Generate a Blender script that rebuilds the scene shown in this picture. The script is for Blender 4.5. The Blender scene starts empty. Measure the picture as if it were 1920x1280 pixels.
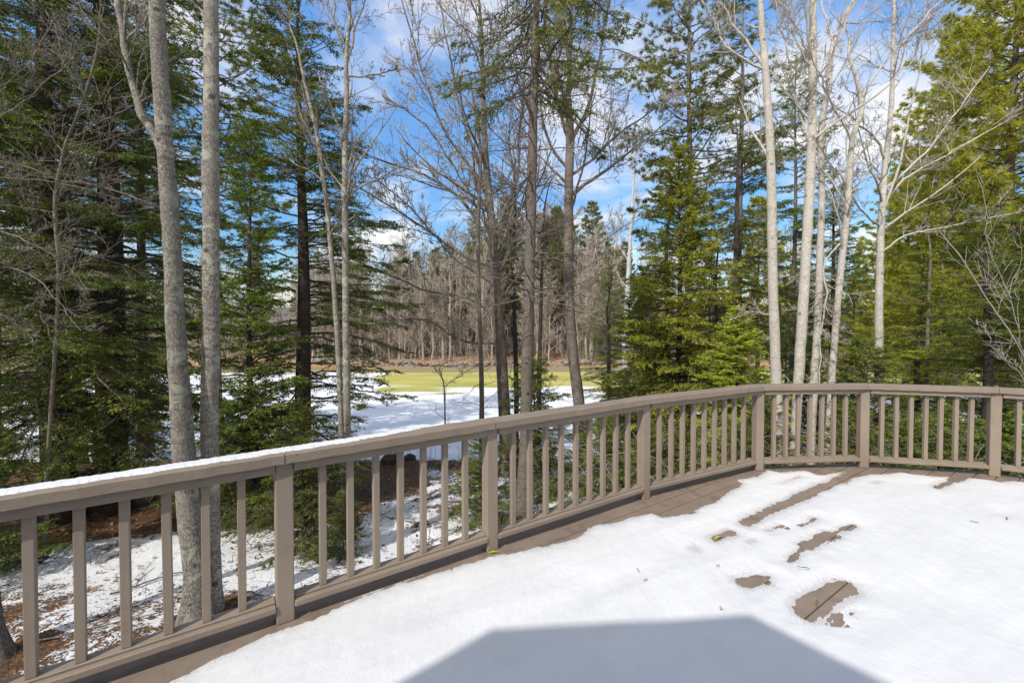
import bpy, math, random
import numpy as np
from mathutils import Vector, Matrix
sc = bpy.context.scene
COL = sc.collection
R_ = math.radians
# ---------------------------------------------------------------- camera
F = 810.0; HC = 1.69; PITCH = R_(1.2); PPY = 613.0
cam = bpy.data.cameras.new('camera'); cam_o = bpy.data.objects.new('camera', cam); COL.objects.link(cam_o)
cam.sensor_width = 36; cam.lens = F/1920*36; cam.shift_y = -(640-PPY)/1920
cam.clip_start = .05; cam.clip_end = 3000
cam_o.location = (0, 0, HC); cam_o.rotation_euler = (math.pi/2-PITCH, 0, 0)
sc.camera = cam_o
# ---------------------------------------------------------------- light
SUN_EL = R_(43); SUN_AZ = R_(35)            # azimuth measured from -Y towards -X
S_DIR = Vector((-math.sin(SUN_AZ)*math.cos(SUN_EL), -math.cos(SUN_AZ)*math.cos(SUN_EL), math.sin(SUN_EL)))
sun = bpy.data.lights.new('sun', 'SUN'); sun.energy = 3.75; sun.angle = R_(.53); sun.color = (1, .96, .90)
so = bpy.data.objects.new('sun', sun); COL.objects.link(so)
so.rotation_euler = S_DIR.to_track_quat('Z', 'Y').to_euler()
w = bpy.data.worlds.new('World'); sc.world = w; w.use_nodes = True
nt = w.node_tree; nt.nodes.clear()
def N(t, typ, **k):
    n = t.nodes.new(typ)
    for a, b in k.items(): setattr(n, a, b)
    return n
def L(t, a, b): t.links.new(a, b)
sky = N(nt, 'ShaderNodeTexSky', sky_type='NISHITA', sun_disc=False)
sky.sun_elevation = SUN_EL; sky.sun_rotation = math.pi+SUN_AZ; sky.air_density = 1.0; sky.dust_density = .3; sky.ozone_density = 2.5
tc = N(nt, 'ShaderNodeTexCoord'); sep = N(nt, 'ShaderNodeSeparateXYZ'); L(nt, tc.outputs['Generated'], sep.inputs[0])
def M(t, op, a, b=None, c=None):
    n = N(t, 'ShaderNodeMath', operation=op)
    for i, v in enumerate((a, b, c)):
        if v is None: continue
        if isinstance(v, (int, float)): n.inputs[i].default_value = v
        else: L(t, v, n.inputs[i])
    return n.outputs[0]
zz = M(nt, 'ADD', M(nt, 'MAXIMUM', sep.outputs[2], 0.0), .16)
comb = N(nt, 'ShaderNodeCombineXYZ')
L(nt, M(nt, 'DIVIDE', sep.outputs[0], zz), comb.inputs[0]); L(nt, M(nt, 'DIVIDE', sep.outputs[1], zz), comb.inputs[1])
mp = N(nt, 'ShaderNodeMapping'); mp.inputs['Location'].default_value = (1.7, 3.3, 0); mp.inputs['Scale'].default_value = (1.0, .75, 1)
L(nt, comb.outputs[0], mp.inputs[0])
cn = N(nt, 'ShaderNodeTexNoise'); cn.inputs['Scale'].default_value = 1.05; cn.inputs['Detail'].default_value = 9; cn.inputs['Roughness'].default_value = .6
cn.inputs['Distortion'].default_value = .35
L(nt, mp.outputs[0], cn.inputs['Vector'])
cr = N(nt, 'ShaderNodeMapRange', interpolation_type='SMOOTHSTEP'); cr.inputs[1].default_value = .445; cr.inputs[2].default_value = .67; cr.inputs[4].default_value = .92
cover = M(nt, 'ADD', cn.outputs[0], M(nt, 'MULTIPLY', M(nt, 'MAXIMUM', M(nt, 'MULTIPLY', sep.outputs[1], -1.0), 0.0), .62))   # extra unseen cloud added behind the camera to make the fill light less blue
L(nt, cover, cr.inputs[0])
gam = N(nt, 'ShaderNodeHueSaturation'); gam.inputs['Saturation'].default_value = 1.2; gam.inputs['Value'].default_value = 1.8
L(nt, sky.outputs[0], gam.inputs['Color'])
hz = N(nt, 'ShaderNodeMapRange'); hz.inputs[1].default_value = 0.0; hz.inputs[2].default_value = .55; hz.inputs[3].default_value = .66; hz.inputs[4].default_value = 1.75
L(nt, sep.outputs[2], hz.inputs[0]); L(nt, hz.outputs[0], gam.inputs['Value'])
hs0 = N(nt, 'ShaderNodeMapRange'); hs0.inputs[1].default_value = 0.0; hs0.inputs[2].default_value = .4; hs0.inputs[3].default_value = 1.45; hs0.inputs[4].default_value = 1.2
L(nt, sep.outputs[2], hs0.inputs[0]); L(nt, hs0.outputs[0], gam.inputs['Saturation'])
mx = N(nt, 'ShaderNodeMix', data_type='RGBA'); L(nt, cr.outputs[0], mx.inputs[0]); L(nt, gam.outputs[0], mx.inputs[6]); mx.inputs[7].default_value = (6.9, 6.55, 6.1, 1)
bg = N(nt, 'ShaderNodeBackground'); bg.inputs[1].default_value = .15
L(nt, mx.outputs[2], bg.inputs[0]); wo = N(nt, 'ShaderNodeOutputWorld'); L(nt, bg.outputs[0], wo.inputs[0])
sc.view_settings.view_transform = 'Standard'; sc.view_settings.look = 'None'
sc.view_settings.exposure = 0.14; sc.view_settings.gamma = 1
try:
    sc.cycles.max_bounces = 6; sc.cycles.transparent_max_bounces = 6; sc.cycles.use_denoising = True
    sc.cycles.diffuse_bounces = 3
except Exception: pass

# ---------------------------------------------------------------- helpers
def ray(px, py):
    d = Vector(((px-960)/F, -(py-PPY)/F, -1.0)); d.rotate(cam_o.rotation_euler); return d
def at(px, py, Y):
    d = ray(px, py); s = Y/d.y
    return np.array([d.x*s, Y, HC+d.z*s])
def onz(px, py, z=0.0):
    d = ray(px, py); s = (z-HC)/d.z
    return np.array([d.x*s, d.y*s, z])
def vnoise(x, y, seed=0):
    x = np.asarray(x, float); y = np.asarray(y, float)
    xi = np.floor(x).astype(np.int64); yi = np.floor(y).astype(np.int64); xf = x-xi; yf = y-yi
    def h(a, b):
        v = np.sin(a*127.1+b*311.7+seed*74.7)*43758.5453
        return v-np.floor(v)
    u = xf*xf*(3-2*xf); v = yf*yf*(3-2*yf)
    return (h(xi, yi)*(1-u)+h(xi+1, yi)*u)*(1-v)+(h(xi, yi+1)*(1-u)+h(xi+1, yi+1)*u)*v
def fbm(x, y, o=4, seed=0):
    s = 0; a = .5
    for i in range(o):
        s = s+a*vnoise(x*2**i, y*2**i, seed+i*13); a *= .5
    return s/(1-.5**o)
_gy = [-30, 0, 5, 9, 13.3, 14.8, 20, 30, 40, 62, 72, 90, 200, 900]
_gz = [-1.6, -1.75, -2.0, -2.5, -3.05, -3.25, -4.0, -5.0, -5.4, -5.5, -5.0, -4.5, -3, -3]
def G(x, y):
    x = np.asarray(x, float); y = np.asarray(y, float)
    z = np.interp(y, _gy, _gz)
    near = np.clip(1-(y-12)/4, 0, 1)
    z = z+near*(fbm(x*.8, y*.8, 4, 3)-.5)*.22
    z = z+np.exp(-((y-13.7)/.7)**2)*(.16+.2*(vnoise(x*.5, y*.1, 5)-.5))
    z = z+np.clip((y-61)/3, 0, 1)*(fbm(x*.15, y*.15, 3, 8)-.4)*.9
    return z
def link(o, parent=None):
    COL.objects.link(o)
    if parent is not None: o.parent = parent
    return o
def meshobj(name, V, polys, mats, parent=None, smooth=False, loc=None):
    """polys: list of (array (n,k), material index, smooth)"""
    V = np.asarray(V, np.float32)
    if loc is not None: V = V-np.asarray(loc, np.float32)
    me = bpy.data.meshes.new(name)
    polys = [(np.asarray(a), m, s) for a, m, s in polys if len(a)]
    nl = sum(a.size for a, m, s in polys); npol = sum(len(a) for a, m, s in polys)
    me.vertices.add(len(V)); me.vertices.foreach_set('co', V.ravel())
    me.loops.add(nl); me.loops.foreach_set('vertex_index', np.concatenate([a.ravel() for a, m, s in polys]).astype(np.int32))
    me.polygons.add(npol)
    tot = np.concatenate([np.full(len(a), a.shape[1]) for a, m, s in polys])
    st = np.concatenate([[0], np.cumsum(tot)[:-1]])
    me.polygons.foreach_set('loop_start', st.astype(np.int32))
    me.polygons.foreach_set('material_index', np.concatenate([np.full(len(a), m) for a, m, s in polys]).astype(np.int32))
    me.polygons.foreach_set('use_smooth', np.concatenate([np.full(len(a), s) for a, m, s in polys]).astype(bool))
    me.update(calc_edges=True)
    for m in mats: me.materials.append(m)
    o = bpy.data.objects.new(name, me)
    if loc is not None: o.location = [float(v) for v in loc]
    return link(o, parent)
def tag(o, label=None, cat=None, group=None, kind=None):
    if label: o['label'] = label
    if cat: o['category'] = cat
    if group: o['group'] = group
    if kind: o['kind'] = kind
    return o
def empty(name, loc):
    o = bpy.data.objects.new(name, None); o.empty_display_size = .2; o.location = [float(v) for v in loc]
    return link(o)
class MB:
    def __init__(s): s.v = []; s.q = []; s.t = []; s.n = 0
    def add(s, V, q=None, t=None):
        V = np.asarray(V, float); s.v.append(V)
        if q is not None and len(q): s.q.append(np.asarray(q)+s.n)
        if t is not None and len(t): s.t.append(np.asarray(t)+s.n)
        s.n += len(V)
    def arr(s): return np.concatenate(s.v)
    def obj(s, name, mat, parent=None, smooth=False, loc=None):
        P = []
        if s.q: P.append((np.concatenate(s.q), 0, smooth))
        if s.t: P.append((np.concatenate(s.t), 0, smooth))
        return meshobj(name, s.arr(), P, [mat], parent, loc=loc)
    def box(s, c0, u, v, w_, a, b, c, bev=0.004):
        """box centred at c0, axes u,v,w_ half sizes a,b,c with chamfered edges"""
        u, v, w_ = [np.asarray(k, float) for k in (u, v, w_)]; c0 = np.asarray(c0, float)
        e = min(bev, a*.45, b*.45, c*.45)
        def P(x, y, z): return c0+u*x+v*y+w_*z
        # 24-vertex chamfered box
        V = []; idx = {}
        for sx in (-1, 1):
            for sy in (-1, 1):
                for sz in (-1, 1):
                    idx[(sx, sy, sz, 0)] = len(V); V.append(P(sx*a, sy*(b-e), sz*(c-e)))
                    idx[(sx, sy, sz, 1)] = len(V); V.append(P(sx*(a-e), sy*b, sz*(c-e)))
                    idx[(sx, sy, sz, 2)] = len(V); V.append(P(sx*(a-e), sy*(b-e), sz*c))
        q = []; t = []
        for sg in (-1, 1):
            q.append([idx[(sg, y, z, 0)] for y, z in ((-1, -1), (1, -1), (1, 1), (-1, 1))][::sg])
            q.append([idx[(x, sg, z, 1)] for x, z in ((-1, -1), (-1, 1), (1, 1), (1, -1))][::sg])
            q.append([idx[(x, y, sg, 2)] for x, y in ((-1, -1), (1, -1), (1, 1), (-1, 1))][::sg])
        for y in (-1, 1):
            for z in (-1, 1):
                f = [idx[(-1, y, z, 1)], idx[(1, y, z, 1)], idx[(1, y, z, 2)], idx[(-1, y, z, 2)]]
                q.append(f if y*z > 0 else f[::-1])
                f = [idx[(y, -1, z, 2)], idx[(y, 1, z, 2)], idx[(y, 1, z, 0)], idx[(y, -1, z, 0)]]
                q.append(f if y*z > 0 else f[::-1])
                f = [idx[(y, z, -1, 0)], idx[(y, z, 1, 0)], idx[(y, z, 1, 1)], idx[(y, z, -1, 1)]]
                q.append(f if y*z > 0 else f[::-1])
        for sx in (-1, 1):
            for sy in (-1, 1):
                for sz in (-1, 1):
                    f = [idx[(sx, sy, sz, k)] for k in range(3)]
                    t.append(f if sx*sy*sz > 0 else f[::-1])
        s.add(V, q, t)
def nrm(a): return a/np.maximum(np.linalg.norm(a, axis=-1, keepdims=True), 1e-9)
def tubes(mb, P, Rd, sides=4, cap=False):
    """P (M,k,3), Rd (M,k)"""
    P = np.asarray(P, float); Rd = np.asarray(Rd, float)
    Mn, k, _ = P.shape
    T = np.empty_like(P); T[:, 1:-1] = P[:, 2:]-P[:, :-2]; T[:, 0] = P[:, 1]-P[:, 0]; T[:, -1] = P[:, -1]-P[:, -2]
    T = nrm(T); mean = nrm(P[:, -1]-P[:, 0])
    ref = np.where(np.abs(mean[:, 2:3]) > .8, np.array([[1., .13, 0]]), np.array([[.1, .05, 1.]]))[:, None, :]
    A = nrm(np.cross(T, np.broadcast_to(ref, T.shape))); B = np.cross(T, A)
    an = np.arange(sides)*2*math.pi/sides
    V = P[:, :, None, :]+Rd[:, :, None, None]*(A[:, :, None, :]*np.cos(an)[None, None, :, None]+B[:, :, None, :]*np.sin(an)[None, None, :, None])
    idx = np.arange(Mn*k*sides).reshape(Mn, k, sides)
    a = idx[:, :-1]; b = idx[:, 1:]
    q = np.stack([a, b, np.roll(b, -1, 2), np.roll(a, -1, 2)], -1).reshape(-1, 4)
    mb.add(V.reshape(-1, 3), q[:, ::-1])

# ---------------------------------------------------------------- materials
def mat(name):
    m = bpy.data.materials.new(name); m.use_nodes = True; t = m.node_tree; t.nodes.clear()
    o = N(t, 'ShaderNodeOutputMaterial'); p = N(t, 'ShaderNodeBsdfPrincipled'); L(t, p.outputs[0], o.inputs[0])
    p.inputs['Specular IOR Level'].default_value = .3
    return m, t, p, o
def noise(t, scale, detail=5, rough=.55, vec=None, dist=0):
    n = N(t, 'ShaderNodeTexNoise'); n.inputs['Scale'].default_value = scale; n.inputs['Detail'].default_value = detail
    n.inputs['Roughness'].default_value = rough; n.inputs['Distortion'].default_value = dist
    if vec is not None: L(t, vec, n.inputs['Vector'])
    return n.outputs[0]
def coords(t, kind='Object', scale=(1, 1, 1), rot=(0, 0, 0)):
    c = N(t, 'ShaderNodeTexCoord'); m = N(t, 'ShaderNodeMapping'); m.inputs['Scale'].default_value = scale; m.inputs['Rotation'].default_value = rot
    L(t, c.outputs[kind], m.inputs[0]); return m.outputs[0]
def ramp(t, fac, stops):
    r = N(t, 'ShaderNodeValToRGB'); L(t, fac, r.inputs[0]); e = r.color_ramp.elements
    while len(e) < len(stops): e.new(.5)
    for i, (p, c) in enumerate(stops):
        e[i].position = p; e[i].color = (*c, 1) if len(c) == 3 else c
    return r.outputs[0]
def mix(t, f, a, b, typ='MIX'):
    n = N(t, 'ShaderNodeMix', data_type='RGBA', blend_type=typ)
    for i, v in ((0, f), (6, a), (7, b)):
        if isinstance(v, (int, float)): n.inputs[i].default_value = v
        elif isinstance(v, tuple): n.inputs[i].default_value = (*v, 1)
        else: L(t, v, n.inputs[i])
    return n.outputs[2]
def smooth(t, v, a, b):
    n = N(t, 'ShaderNodeMapRange', interpolation_type='SMOOTHSTEP'); n.inputs[1].default_value = a; n.inputs[2].default_value = b
    L(t, v, n.inputs[0]); return n.outputs[0]
def bump(t, p, h, dist, st=1.0):
    b = N(t, 'ShaderNodeBump'); b.inputs['Distance'].default_value = dist; b.inputs['Strength'].default_value = st
    L(t, h, b.inputs['Height']); L(t, b.outputs[0], p.inputs['Normal'])

def bark_mat(name, dark, mid, light, lichen=.0, vs=.5, lich_col=(.42, .43, .33), bumpd=.012, sc_=1.0):
    m, t, p, o = mat(name)
    v = coords(t, 'Object', (1, 1, vs)); vo = coords(t, 'Object')
    n1 = noise(t, 62*sc_, 8, .72, v); n2 = noise(t, 3.5, 5, .7, vo); n3 = noise(t, 130*sc_, 4, .7, v)
    c = ramp(t, n1, [(.36, dark), (.5, mid), (.64, light)])
    c = mix(t, M(t, 'MULTIPLY', smooth(t, n3, .52, .62), .55), c, dark)
    c = mix(t, M(t, 'MULTIPLY', smooth(t, n2, .5, .68), .5), c, light)
    if lichen > 0:
        n4 = noise(t, 5.5, 5, .62, vo, .4)
        c = mix(t, M(t, 'MULTIPLY', smooth(t, n4, .68-lichen*.14, .74-lichen*.14), .8), c, lich_col)
    nb_ = noise(t, 5, 4, .6, coords(t, 'Object', (.8, .8, 3.2)), .3); c = mix(t, M(t, 'MULTIPLY', smooth(t, nb_, .54, .66), .55), c, dark)
    nl_ = noise(t, 1.6, 3, .6, vo); c = mix(t, M(t, 'MULTIPLY', smooth(t, nl_, .45, .6), .4), c, mid)
    vk = N(t, 'ShaderNodeTexVoronoi'); vk.inputs['Scale'].default_value = 3.0; L(t, vo, vk.inputs['Vector']); c = mix(t, M(t, 'MULTIPLY', M(t, 'SUBTRACT', 1.0, smooth(t, vk.outputs['Distance'], .08, .14)), .75), c, tuple(k*.5 for k in dark))
    oi = N(t, 'ShaderNodeObjectInfo'); hs = N(t, 'ShaderNodeHueSaturation')
    L(t, M(t, 'ADD', .85, M(t, 'MULTIPLY', oi.outputs['Random'], .3)), hs.inputs['Value']); L(t, c, hs.inputs['Color'])
    L(t, hs.outputs[0], p.inputs['Base Color']); p.inputs['Roughness'].default_value = .92
    bump(t, p, M(t, 'ADD', n1, M(t, 'MULTIPLY', n3, .5)), bumpd, .9)
    return m
M_maple = bark_mat('grey_maple_bark', (.06, .05, .04), (.235, .212, .178), (.52, .485, .42), .95)
M_pale = bark_mat('pale_bark', (.26, .235, .195), (.52, .482, .425), (.72, .685, .61), .6, lich_col=(.48, .50, .34))
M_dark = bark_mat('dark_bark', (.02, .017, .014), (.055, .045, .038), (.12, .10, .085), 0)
M_brown = bark_mat('brown_bark', (.07, .055, .046), (.17, .14, .12), (.30, .26, .225), .25)
M_birch = bark_mat('white_birch_bark', (.10, .09, .08), (.42, .41, .39), (.68, .67, .65), 0, vs=2.5)
M_twig = bark_mat('grey_twig_bark', (.13, .11, .09), (.25, .22, .185), (.38, .34, .29), 0)
M_twigp = bark_mat('pale_twig_bark', (.25, .22, .18), (.42, .38, .32), (.55, .51, .44), 0)
M_tan = bark_mat('tan_bark', (.10, .085, .065), (.22, .185, .145), (.36, .31, .25), .2)
M_twigd = bark_mat('dark_twig_bark', (.05, .04, .034), (.11, .09, .075), (.19, .16, .135), 0)
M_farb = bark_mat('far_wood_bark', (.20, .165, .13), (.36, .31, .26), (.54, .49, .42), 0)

def leaf_mat(name, c1, c2, c3, trans=.3, yellow=None):
    m = bpy.data.materials.new(name); m.use_nodes = True; t = m.node_tree; t.nodes.clear()
    o = N(t, 'ShaderNodeOutputMaterial'); d = N(t, 'ShaderNodeBsdfPrincipled'); tr = N(t, 'ShaderNodeBsdfTranslucent'); ms = N(t, 'ShaderNodeMixShader')
    d.inputs['Roughness'].default_value = .55; d.inputs['Specular IOR Level'].default_value = .35
    vo = coords(t, 'Object'); n1 = noise(t, 1.3, 3, .6, vo); n2 = noise(t, 14, 2, .6, vo)
    f = M(t, 'ADD', M(t, 'MULTIPLY', n1, .6), M(t, 'MULTIPLY', n2, .4))
    c = ramp(t, f, [(.36, c1), (.5, c2), (.63, c3)])
    gi = N(t, 'ShaderNodeNewGeometry').outputs['Random Per Island']; c = mix(t, M(t, 'MULTIPLY', smooth(t, gi, .55, 1.0), .28), c, c1); c = mix(t, M(t, 'LESS_THAN', gi, .05), c, (.16, .10, .05))
    oi = N(t, 'ShaderNodeObjectInfo'); hs = N(t, 'ShaderNodeHueSaturation')
    L(t, M(t, 'ADD', .8, M(t, 'MULTIPLY', oi.outputs['Random'], .4)), hs.inputs['Value']); L(t, c, hs.inputs['Color'])
    L(t, M(t, 'ADD', .49, M(t, 'MULTIPLY', oi.outputs['Random'], .02)), hs.inputs['Hue'])
    L(t, hs.outputs[0], d.inputs['Base Color']); L(t, hs.outputs[0], tr.inputs['Color'])
    ms.inputs[0].default_value = trans; L(t, d.outputs[0], ms.inputs[1]); L(t, tr.outputs[0], ms.inputs[2]); L(t, ms.outputs[0], o.inputs[0])
    return m
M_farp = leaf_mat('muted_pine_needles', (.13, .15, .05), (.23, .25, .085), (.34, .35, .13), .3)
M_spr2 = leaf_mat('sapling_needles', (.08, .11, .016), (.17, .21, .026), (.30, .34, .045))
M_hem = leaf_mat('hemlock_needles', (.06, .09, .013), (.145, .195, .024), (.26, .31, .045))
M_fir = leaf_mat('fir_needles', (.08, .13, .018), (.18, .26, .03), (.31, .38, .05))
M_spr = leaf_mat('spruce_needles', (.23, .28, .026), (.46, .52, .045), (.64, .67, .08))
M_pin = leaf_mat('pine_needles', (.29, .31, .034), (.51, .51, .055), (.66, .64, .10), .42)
M_pind = leaf_mat('dark_pine_needles', (.10, .115, .024), (.20, .215, .042), (.31, .31, .07), .3)

# painted wood
def paint_mat(name, base, vary, rot=0, grain=True):
    m, t, p, o = mat(name)
    vo = coords(t, 'Object')
    n1 = noise(t, 2.2, 4, .6, vo); n2 = noise(t, 45, 4, .6, vo)
    c = ramp(t, n1, [(.3, tuple(k*(1-vary) for k in base)), (.7, tuple(k*(1+vary) for k in base))])
    c = mix(t, M(t, 'MULTIPLY', smooth(t, n2, .62, .72), .18), c, tuple(k*1.35 for k in base))
    vn = N(t, 'ShaderNodeTexVoronoi'); vn.inputs['Scale'].default_value = 7; L(t, vo, vn.inputs['Vector'])
    c = mix(t, M(t, 'MULTIPLY', M(t, 'SUBTRACT', 1.0, smooth(t, vn.outputs['Distance'], .03, .06)), .6), c, tuple(k*.3 for k in base))
    n6 = noise(t, 5, 6, .7, vo, .5); c = mix(t, M(t, 'MULTIPLY', smooth(t, n6, .56, .70), .35), c, tuple(k*.62 for k in base))
    n7 = noise(t, 9, 5, .75, vo, .3); c = mix(t, M(t, 'MULTIPLY', smooth(t, n7, .62, .70), .35), c, (base[0]*1.3, base[1]*1.33, base[2]*1.35))
    L(t, c, p.inputs['Base Color']); p.inputs['Roughness'].default_value = .62
    p.inputs['Specular IOR Level'].default_value = .35
    return m, t, p, vo
M_post, t, p, vo = paint_mat('brown_painted_upright_wood', (.262, .21, .163), .10)
g = noise(t, 60, 5, .6, coords(t, 'Object', (1, 1, .05))); bump(t, p, g, .0022, .7)
M_rail, t, p, vo = paint_mat('brown_painted_rail_wood', (.25, .20, .154), .11)
gr = noise(t, 55, 5, .6, coords(t, 'Object', (.05, 1.2, 1.2), (0, 0, R_(-30)))); bump(t, p, gr, .004, .7)
M_deck, t, p, vo = paint_mat('brown_painted_deck_boards', (.232, .178, .136), .16)
vr = coords(t, 'Object', (.06, 1, 1), (0, 0, R_(-33.3))); gr = noise(t, 48, 6, .6, vr)
st_ = noise(t, 6, 5, .65, vo)
pc = p.inputs['Base Color'].links[0].from_socket
c = mix(t, M(t, 'MULTIPLY', smooth(t, st_, .5, .66), .45), pc, (.12, .092, .075)); L(t, c, p.inputs['Base Color'])
L(t, M(t, 'SUBTRACT', .62, M(t, 'MULTIPLY', smooth(t, st_, .5, .66), .25)), p.inputs['Roughness'])
bump(t, p, gr, .003, .6)

# snow
def snow_mat(name, dirt=.0):
    m, t, p, o = mat(name); vo = coords(t, 'Object')
    n1 = noise(t, 2.0, 4, .6, vo); n2 = noise(t, 55, 5, .65, vo); n3 = noise(t, 9, 4, .55, coords(t, 'Object', (1, .35, 1), (0, 0, R_(-75))))
    c = ramp(t, n1, [(.3, (.65, .648, .64)), (.7, (.71, .708, .70))])
    ng = noise(t, 120, 3, .7, vo); th = N(t, 'ShaderNodeAttribute'); th.attribute_name = 'thin'
    c = mix(t, M(t, 'MULTIPLY', smooth(t, M(t, 'ADD', ng, M(t, 'MULTIPLY', th.outputs['Fac'], .3)), .64, .76), .45), c, (.30, .265, .24))
    nd = noise(t, 210, 2, .5, vo); nd2 = noise(t, 1.7, 3, .6, vo); c = mix(t, M(t, 'MULTIPLY', smooth(t, M(t, 'ADD', nd, M(t, 'MULTIPLY', nd2, .12)), .80, .84), .8), c, (.16, .13, .10))
    n5 = noise(t, 3.2, 5, .62, coords(t, 'Object', (1.6, .5, 1), (0, 0, R_(-33+90)))); c = mix(t, M(t, 'MULTIPLY', smooth(t, n5, .5, .72), .16), c, (.55, .53, .52))
    L(t, c, p.inputs['Base Color']); p.inputs['Roughness'].default_value = .7
    p.inputs['Specular IOR Level'].default_value = .25
    n8 = noise(t, 260, 2, .6, vo); h = M(t, 'ADD', M(t, 'ADD', M(t, 'MULTIPLY', n2, .16), M(t, 'MULTIPLY', n8, .05)), M(t, 'MULTIPLY', n3, .6)); bump(t, p, h, .016, .8)
    return m
M_snow = snow_mat('wet_white_snow')

# ---------------------------------------------------------------- ground
CON_SPOTS = [(-9.5, 9.6, 2.6), (-7, 10.6, 2.5), (-12, 12, 4), (-4.8, 11.6, 2.3), (-8.3, 15, 4), (-4.3, 9.6, 1.3)]
def axis(lo, hi, near, step, growth=1.10):
    v = [0.0]
    s = step
    while v[-1] < hi:
        if v[-1] > near: s *= growth
        v.append(v[-1]+s)
    u = [0.0]; s = step
    while u[-1] > lo:
        if u[-1] < -near: s *= growth
        u.append(u[-1]-s)
    return np.array(u[::-1][:-1]+v)
gx = axis(-900, 900, 20, .14, 1.09); gy = axis(-40, 900, 20, .14, 1.06)
X, Y = np.meshgrid(gx, gy); Z = G(X, Y)
Vg = np.stack([X, Y, Z], -1).reshape(-1, 3)
ny, nx = X.shape; idx = np.arange(nx*ny).reshape(ny, nx)
Qg = np.stack([idx[:-1, :-1], idx[:-1, 1:], idx[1:, 1:], idx[1:, :-1]], -1).reshape(-1, 4)
m, t, p, o = mat('forest_floor_and_lawn')
vo = coords(t, 'Object')
def attr(n_):
    a = N(t, 'ShaderNodeAttribute'); a.attribute_name = n_; return a.outputs['Fac']
nA = noise(t, 1.1, 6, .68, vo); nB = noise(t, 11, 5, .7, vo); nC = noise(t, 42, 4, .65, vo)
nF = noise(t, .22, 5, .6, coords(t, 'Object', (.35, 1, 1)))
litter = ramp(t, nC, [(.3, (.035, .018, .009)), (.47, (.11, .055, .026)), (.6, (.24, .125, .055)), (.72, (.42, .26, .13))])
litter = mix(t, smooth(t, nB, .42, .62), litter, (.06, .036, .021))
bright = ramp(t, nC, [(.3, (.17, .09, .045)), (.5, (.38, .22, .12)), (.68, (.58, .40, .25))])
litter = mix(t, attr('leafy'), litter, bright)
grass = ramp(t, nF, [(.35, (.34, .335, .075)), (.5, (.46, .42, .11)), (.68, (.60, .50, .22))])
nG = noise(t, .9, 6, .7, coords(t, 'Object', (.3, 1, 1))); grass = mix(t, M(t, 'MULTIPLY', smooth(t, nG, .5, .66), .6), grass, (.50, .40, .19)); grass = mix(t, M(t, 'MULTIPLY', smooth(t, nB, .45, .65), .35), grass, (.24, .25, .05))
base = mix(t, attr('grass'), litter, grass)
nm = M(t, 'ADD', M(t, 'ADD', M(t, 'MULTIPLY', nA, .40), M(t, 'MULTIPLY', nB, .45)), M(t, 'MULTIPLY', nC, .35))
nmf = M(t, 'ADD', M(t, 'MULTIPLY', nF, .8), M(t, 'MULTIPLY', nB, .2))
fieldm = attr('field')
nsel = M(t, 'ADD', M(t, 'MULTIPLY', nm, M(t, 'SUBTRACT', 1.0, fieldm)), M(t, 'MULTIPLY', nmf, fieldm))
sn = smooth(t, M(t, 'ADD', nsel, attr('snow')), .49, .53)
c = mix(t, sn, base, ramp(t, nA, [(.3, (.72, .725, .735)), (.7, (.80, .80, .80))]))
L(t, c, p.inputs['Base Color']); p.inputs['Roughness'].default_value = .85
bump(t, p, M(t, 'ADD', M(t, 'MULTIPLY', sn, .6), M(t, 'ADD', M(t, 'MULTIPLY', nC, .6), nB)), .025, .6)
ground = meshobj('ground', Vg, [(Qg, 0, True)], [m]); tag(ground, 'sloping forest floor with patchy snow, brown leaves and a yellow green lawn beyond', None, None, 'structure')
x = Vg[:, 0]; y = Vg[:, 1]
field = np.clip((y-14.6)/.8, 0, 1)
yy = y+3.0*(fbm(x*.08, y*.08, 3, 21)-.5)*2
snow = np.where(y < 14.2, -.06, 0)
for cx, cy, cr_ in CON_SPOTS:
    d = np.hypot(x-cx, y-cy)/cr_; snow = snow-np.clip(1.15-d, 0, 1)*.75*(y < 14.5)
snow = snow-np.exp(-((y-13.9)/.75)**2)*.42*np.clip(.9-(x+1)*.25, .25, 1)
for cx, cy, cr_ in ((-3.86, 5.3, .3), (-3.8, 5.55, .25), (.19, 8.6, .3), (-3.2, 8.5, .25), (-5.4, 4.6, .3), (2.2, 13.6, .4)): snow = snow-np.clip(1.25-np.hypot(x-cx, y-cy)/cr_, 0, 1)*.5
snow = snow+(y < 13.5)*((fbm(x*.75, y*.75, 4, 61)-.42)*.26+(fbm(x*2.6, y*2.6, 3, 64)-.5)*.22)
d = np.hypot((x-.3)/1.5, (y-6.2)/1.1); leafy = np.clip(1.5-d, 0, 1); snow = snow-leafy*.30
d2 = np.hypot((x-3)/3.0, (y-8.0)/2.2); snow = snow-np.clip(1.3-d2, 0, 1)*.10
d3 = np.hypot((x-9)/4, (y-8)/4); snow = snow-np.clip(1.3-d3, 0, 1)*.15
fs = np.interp(yy, [14.6, 30, 36, 41, 46, 53, 90], [.5, .4, .2, .08, -.04, -.3, -.45])
fs = fs-np.exp(-((x+24)/10)**2)*.10*(y > 20)*(y < 38)
fs = fs+.35*np.clip((-13-x)/4, 0, 1)*(y > 36)*(y < 57)
fs = np.where(yy > 60, fs-.3, fs)
snow = np.where(y > 14.6, fs, snow)
grass_a = np.clip((y-14.6)/3, 0, 1)*np.clip((61.0-y)/1.5, 0, 1)
leafy2 = np.clip((y-60)/2, 0, 1)*np.clip((78-y)/6, 0, 1)
for nme, a in (('snow', snow), ('grass', grass_a), ('leafy', np.maximum(leafy, leafy2)), ('field', field)):
    at_ = ground.data.attributes.new(nme, 'FLOAT', 'POINT'); at_.data.foreach_set('value', a.astype(np.float32))
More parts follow.
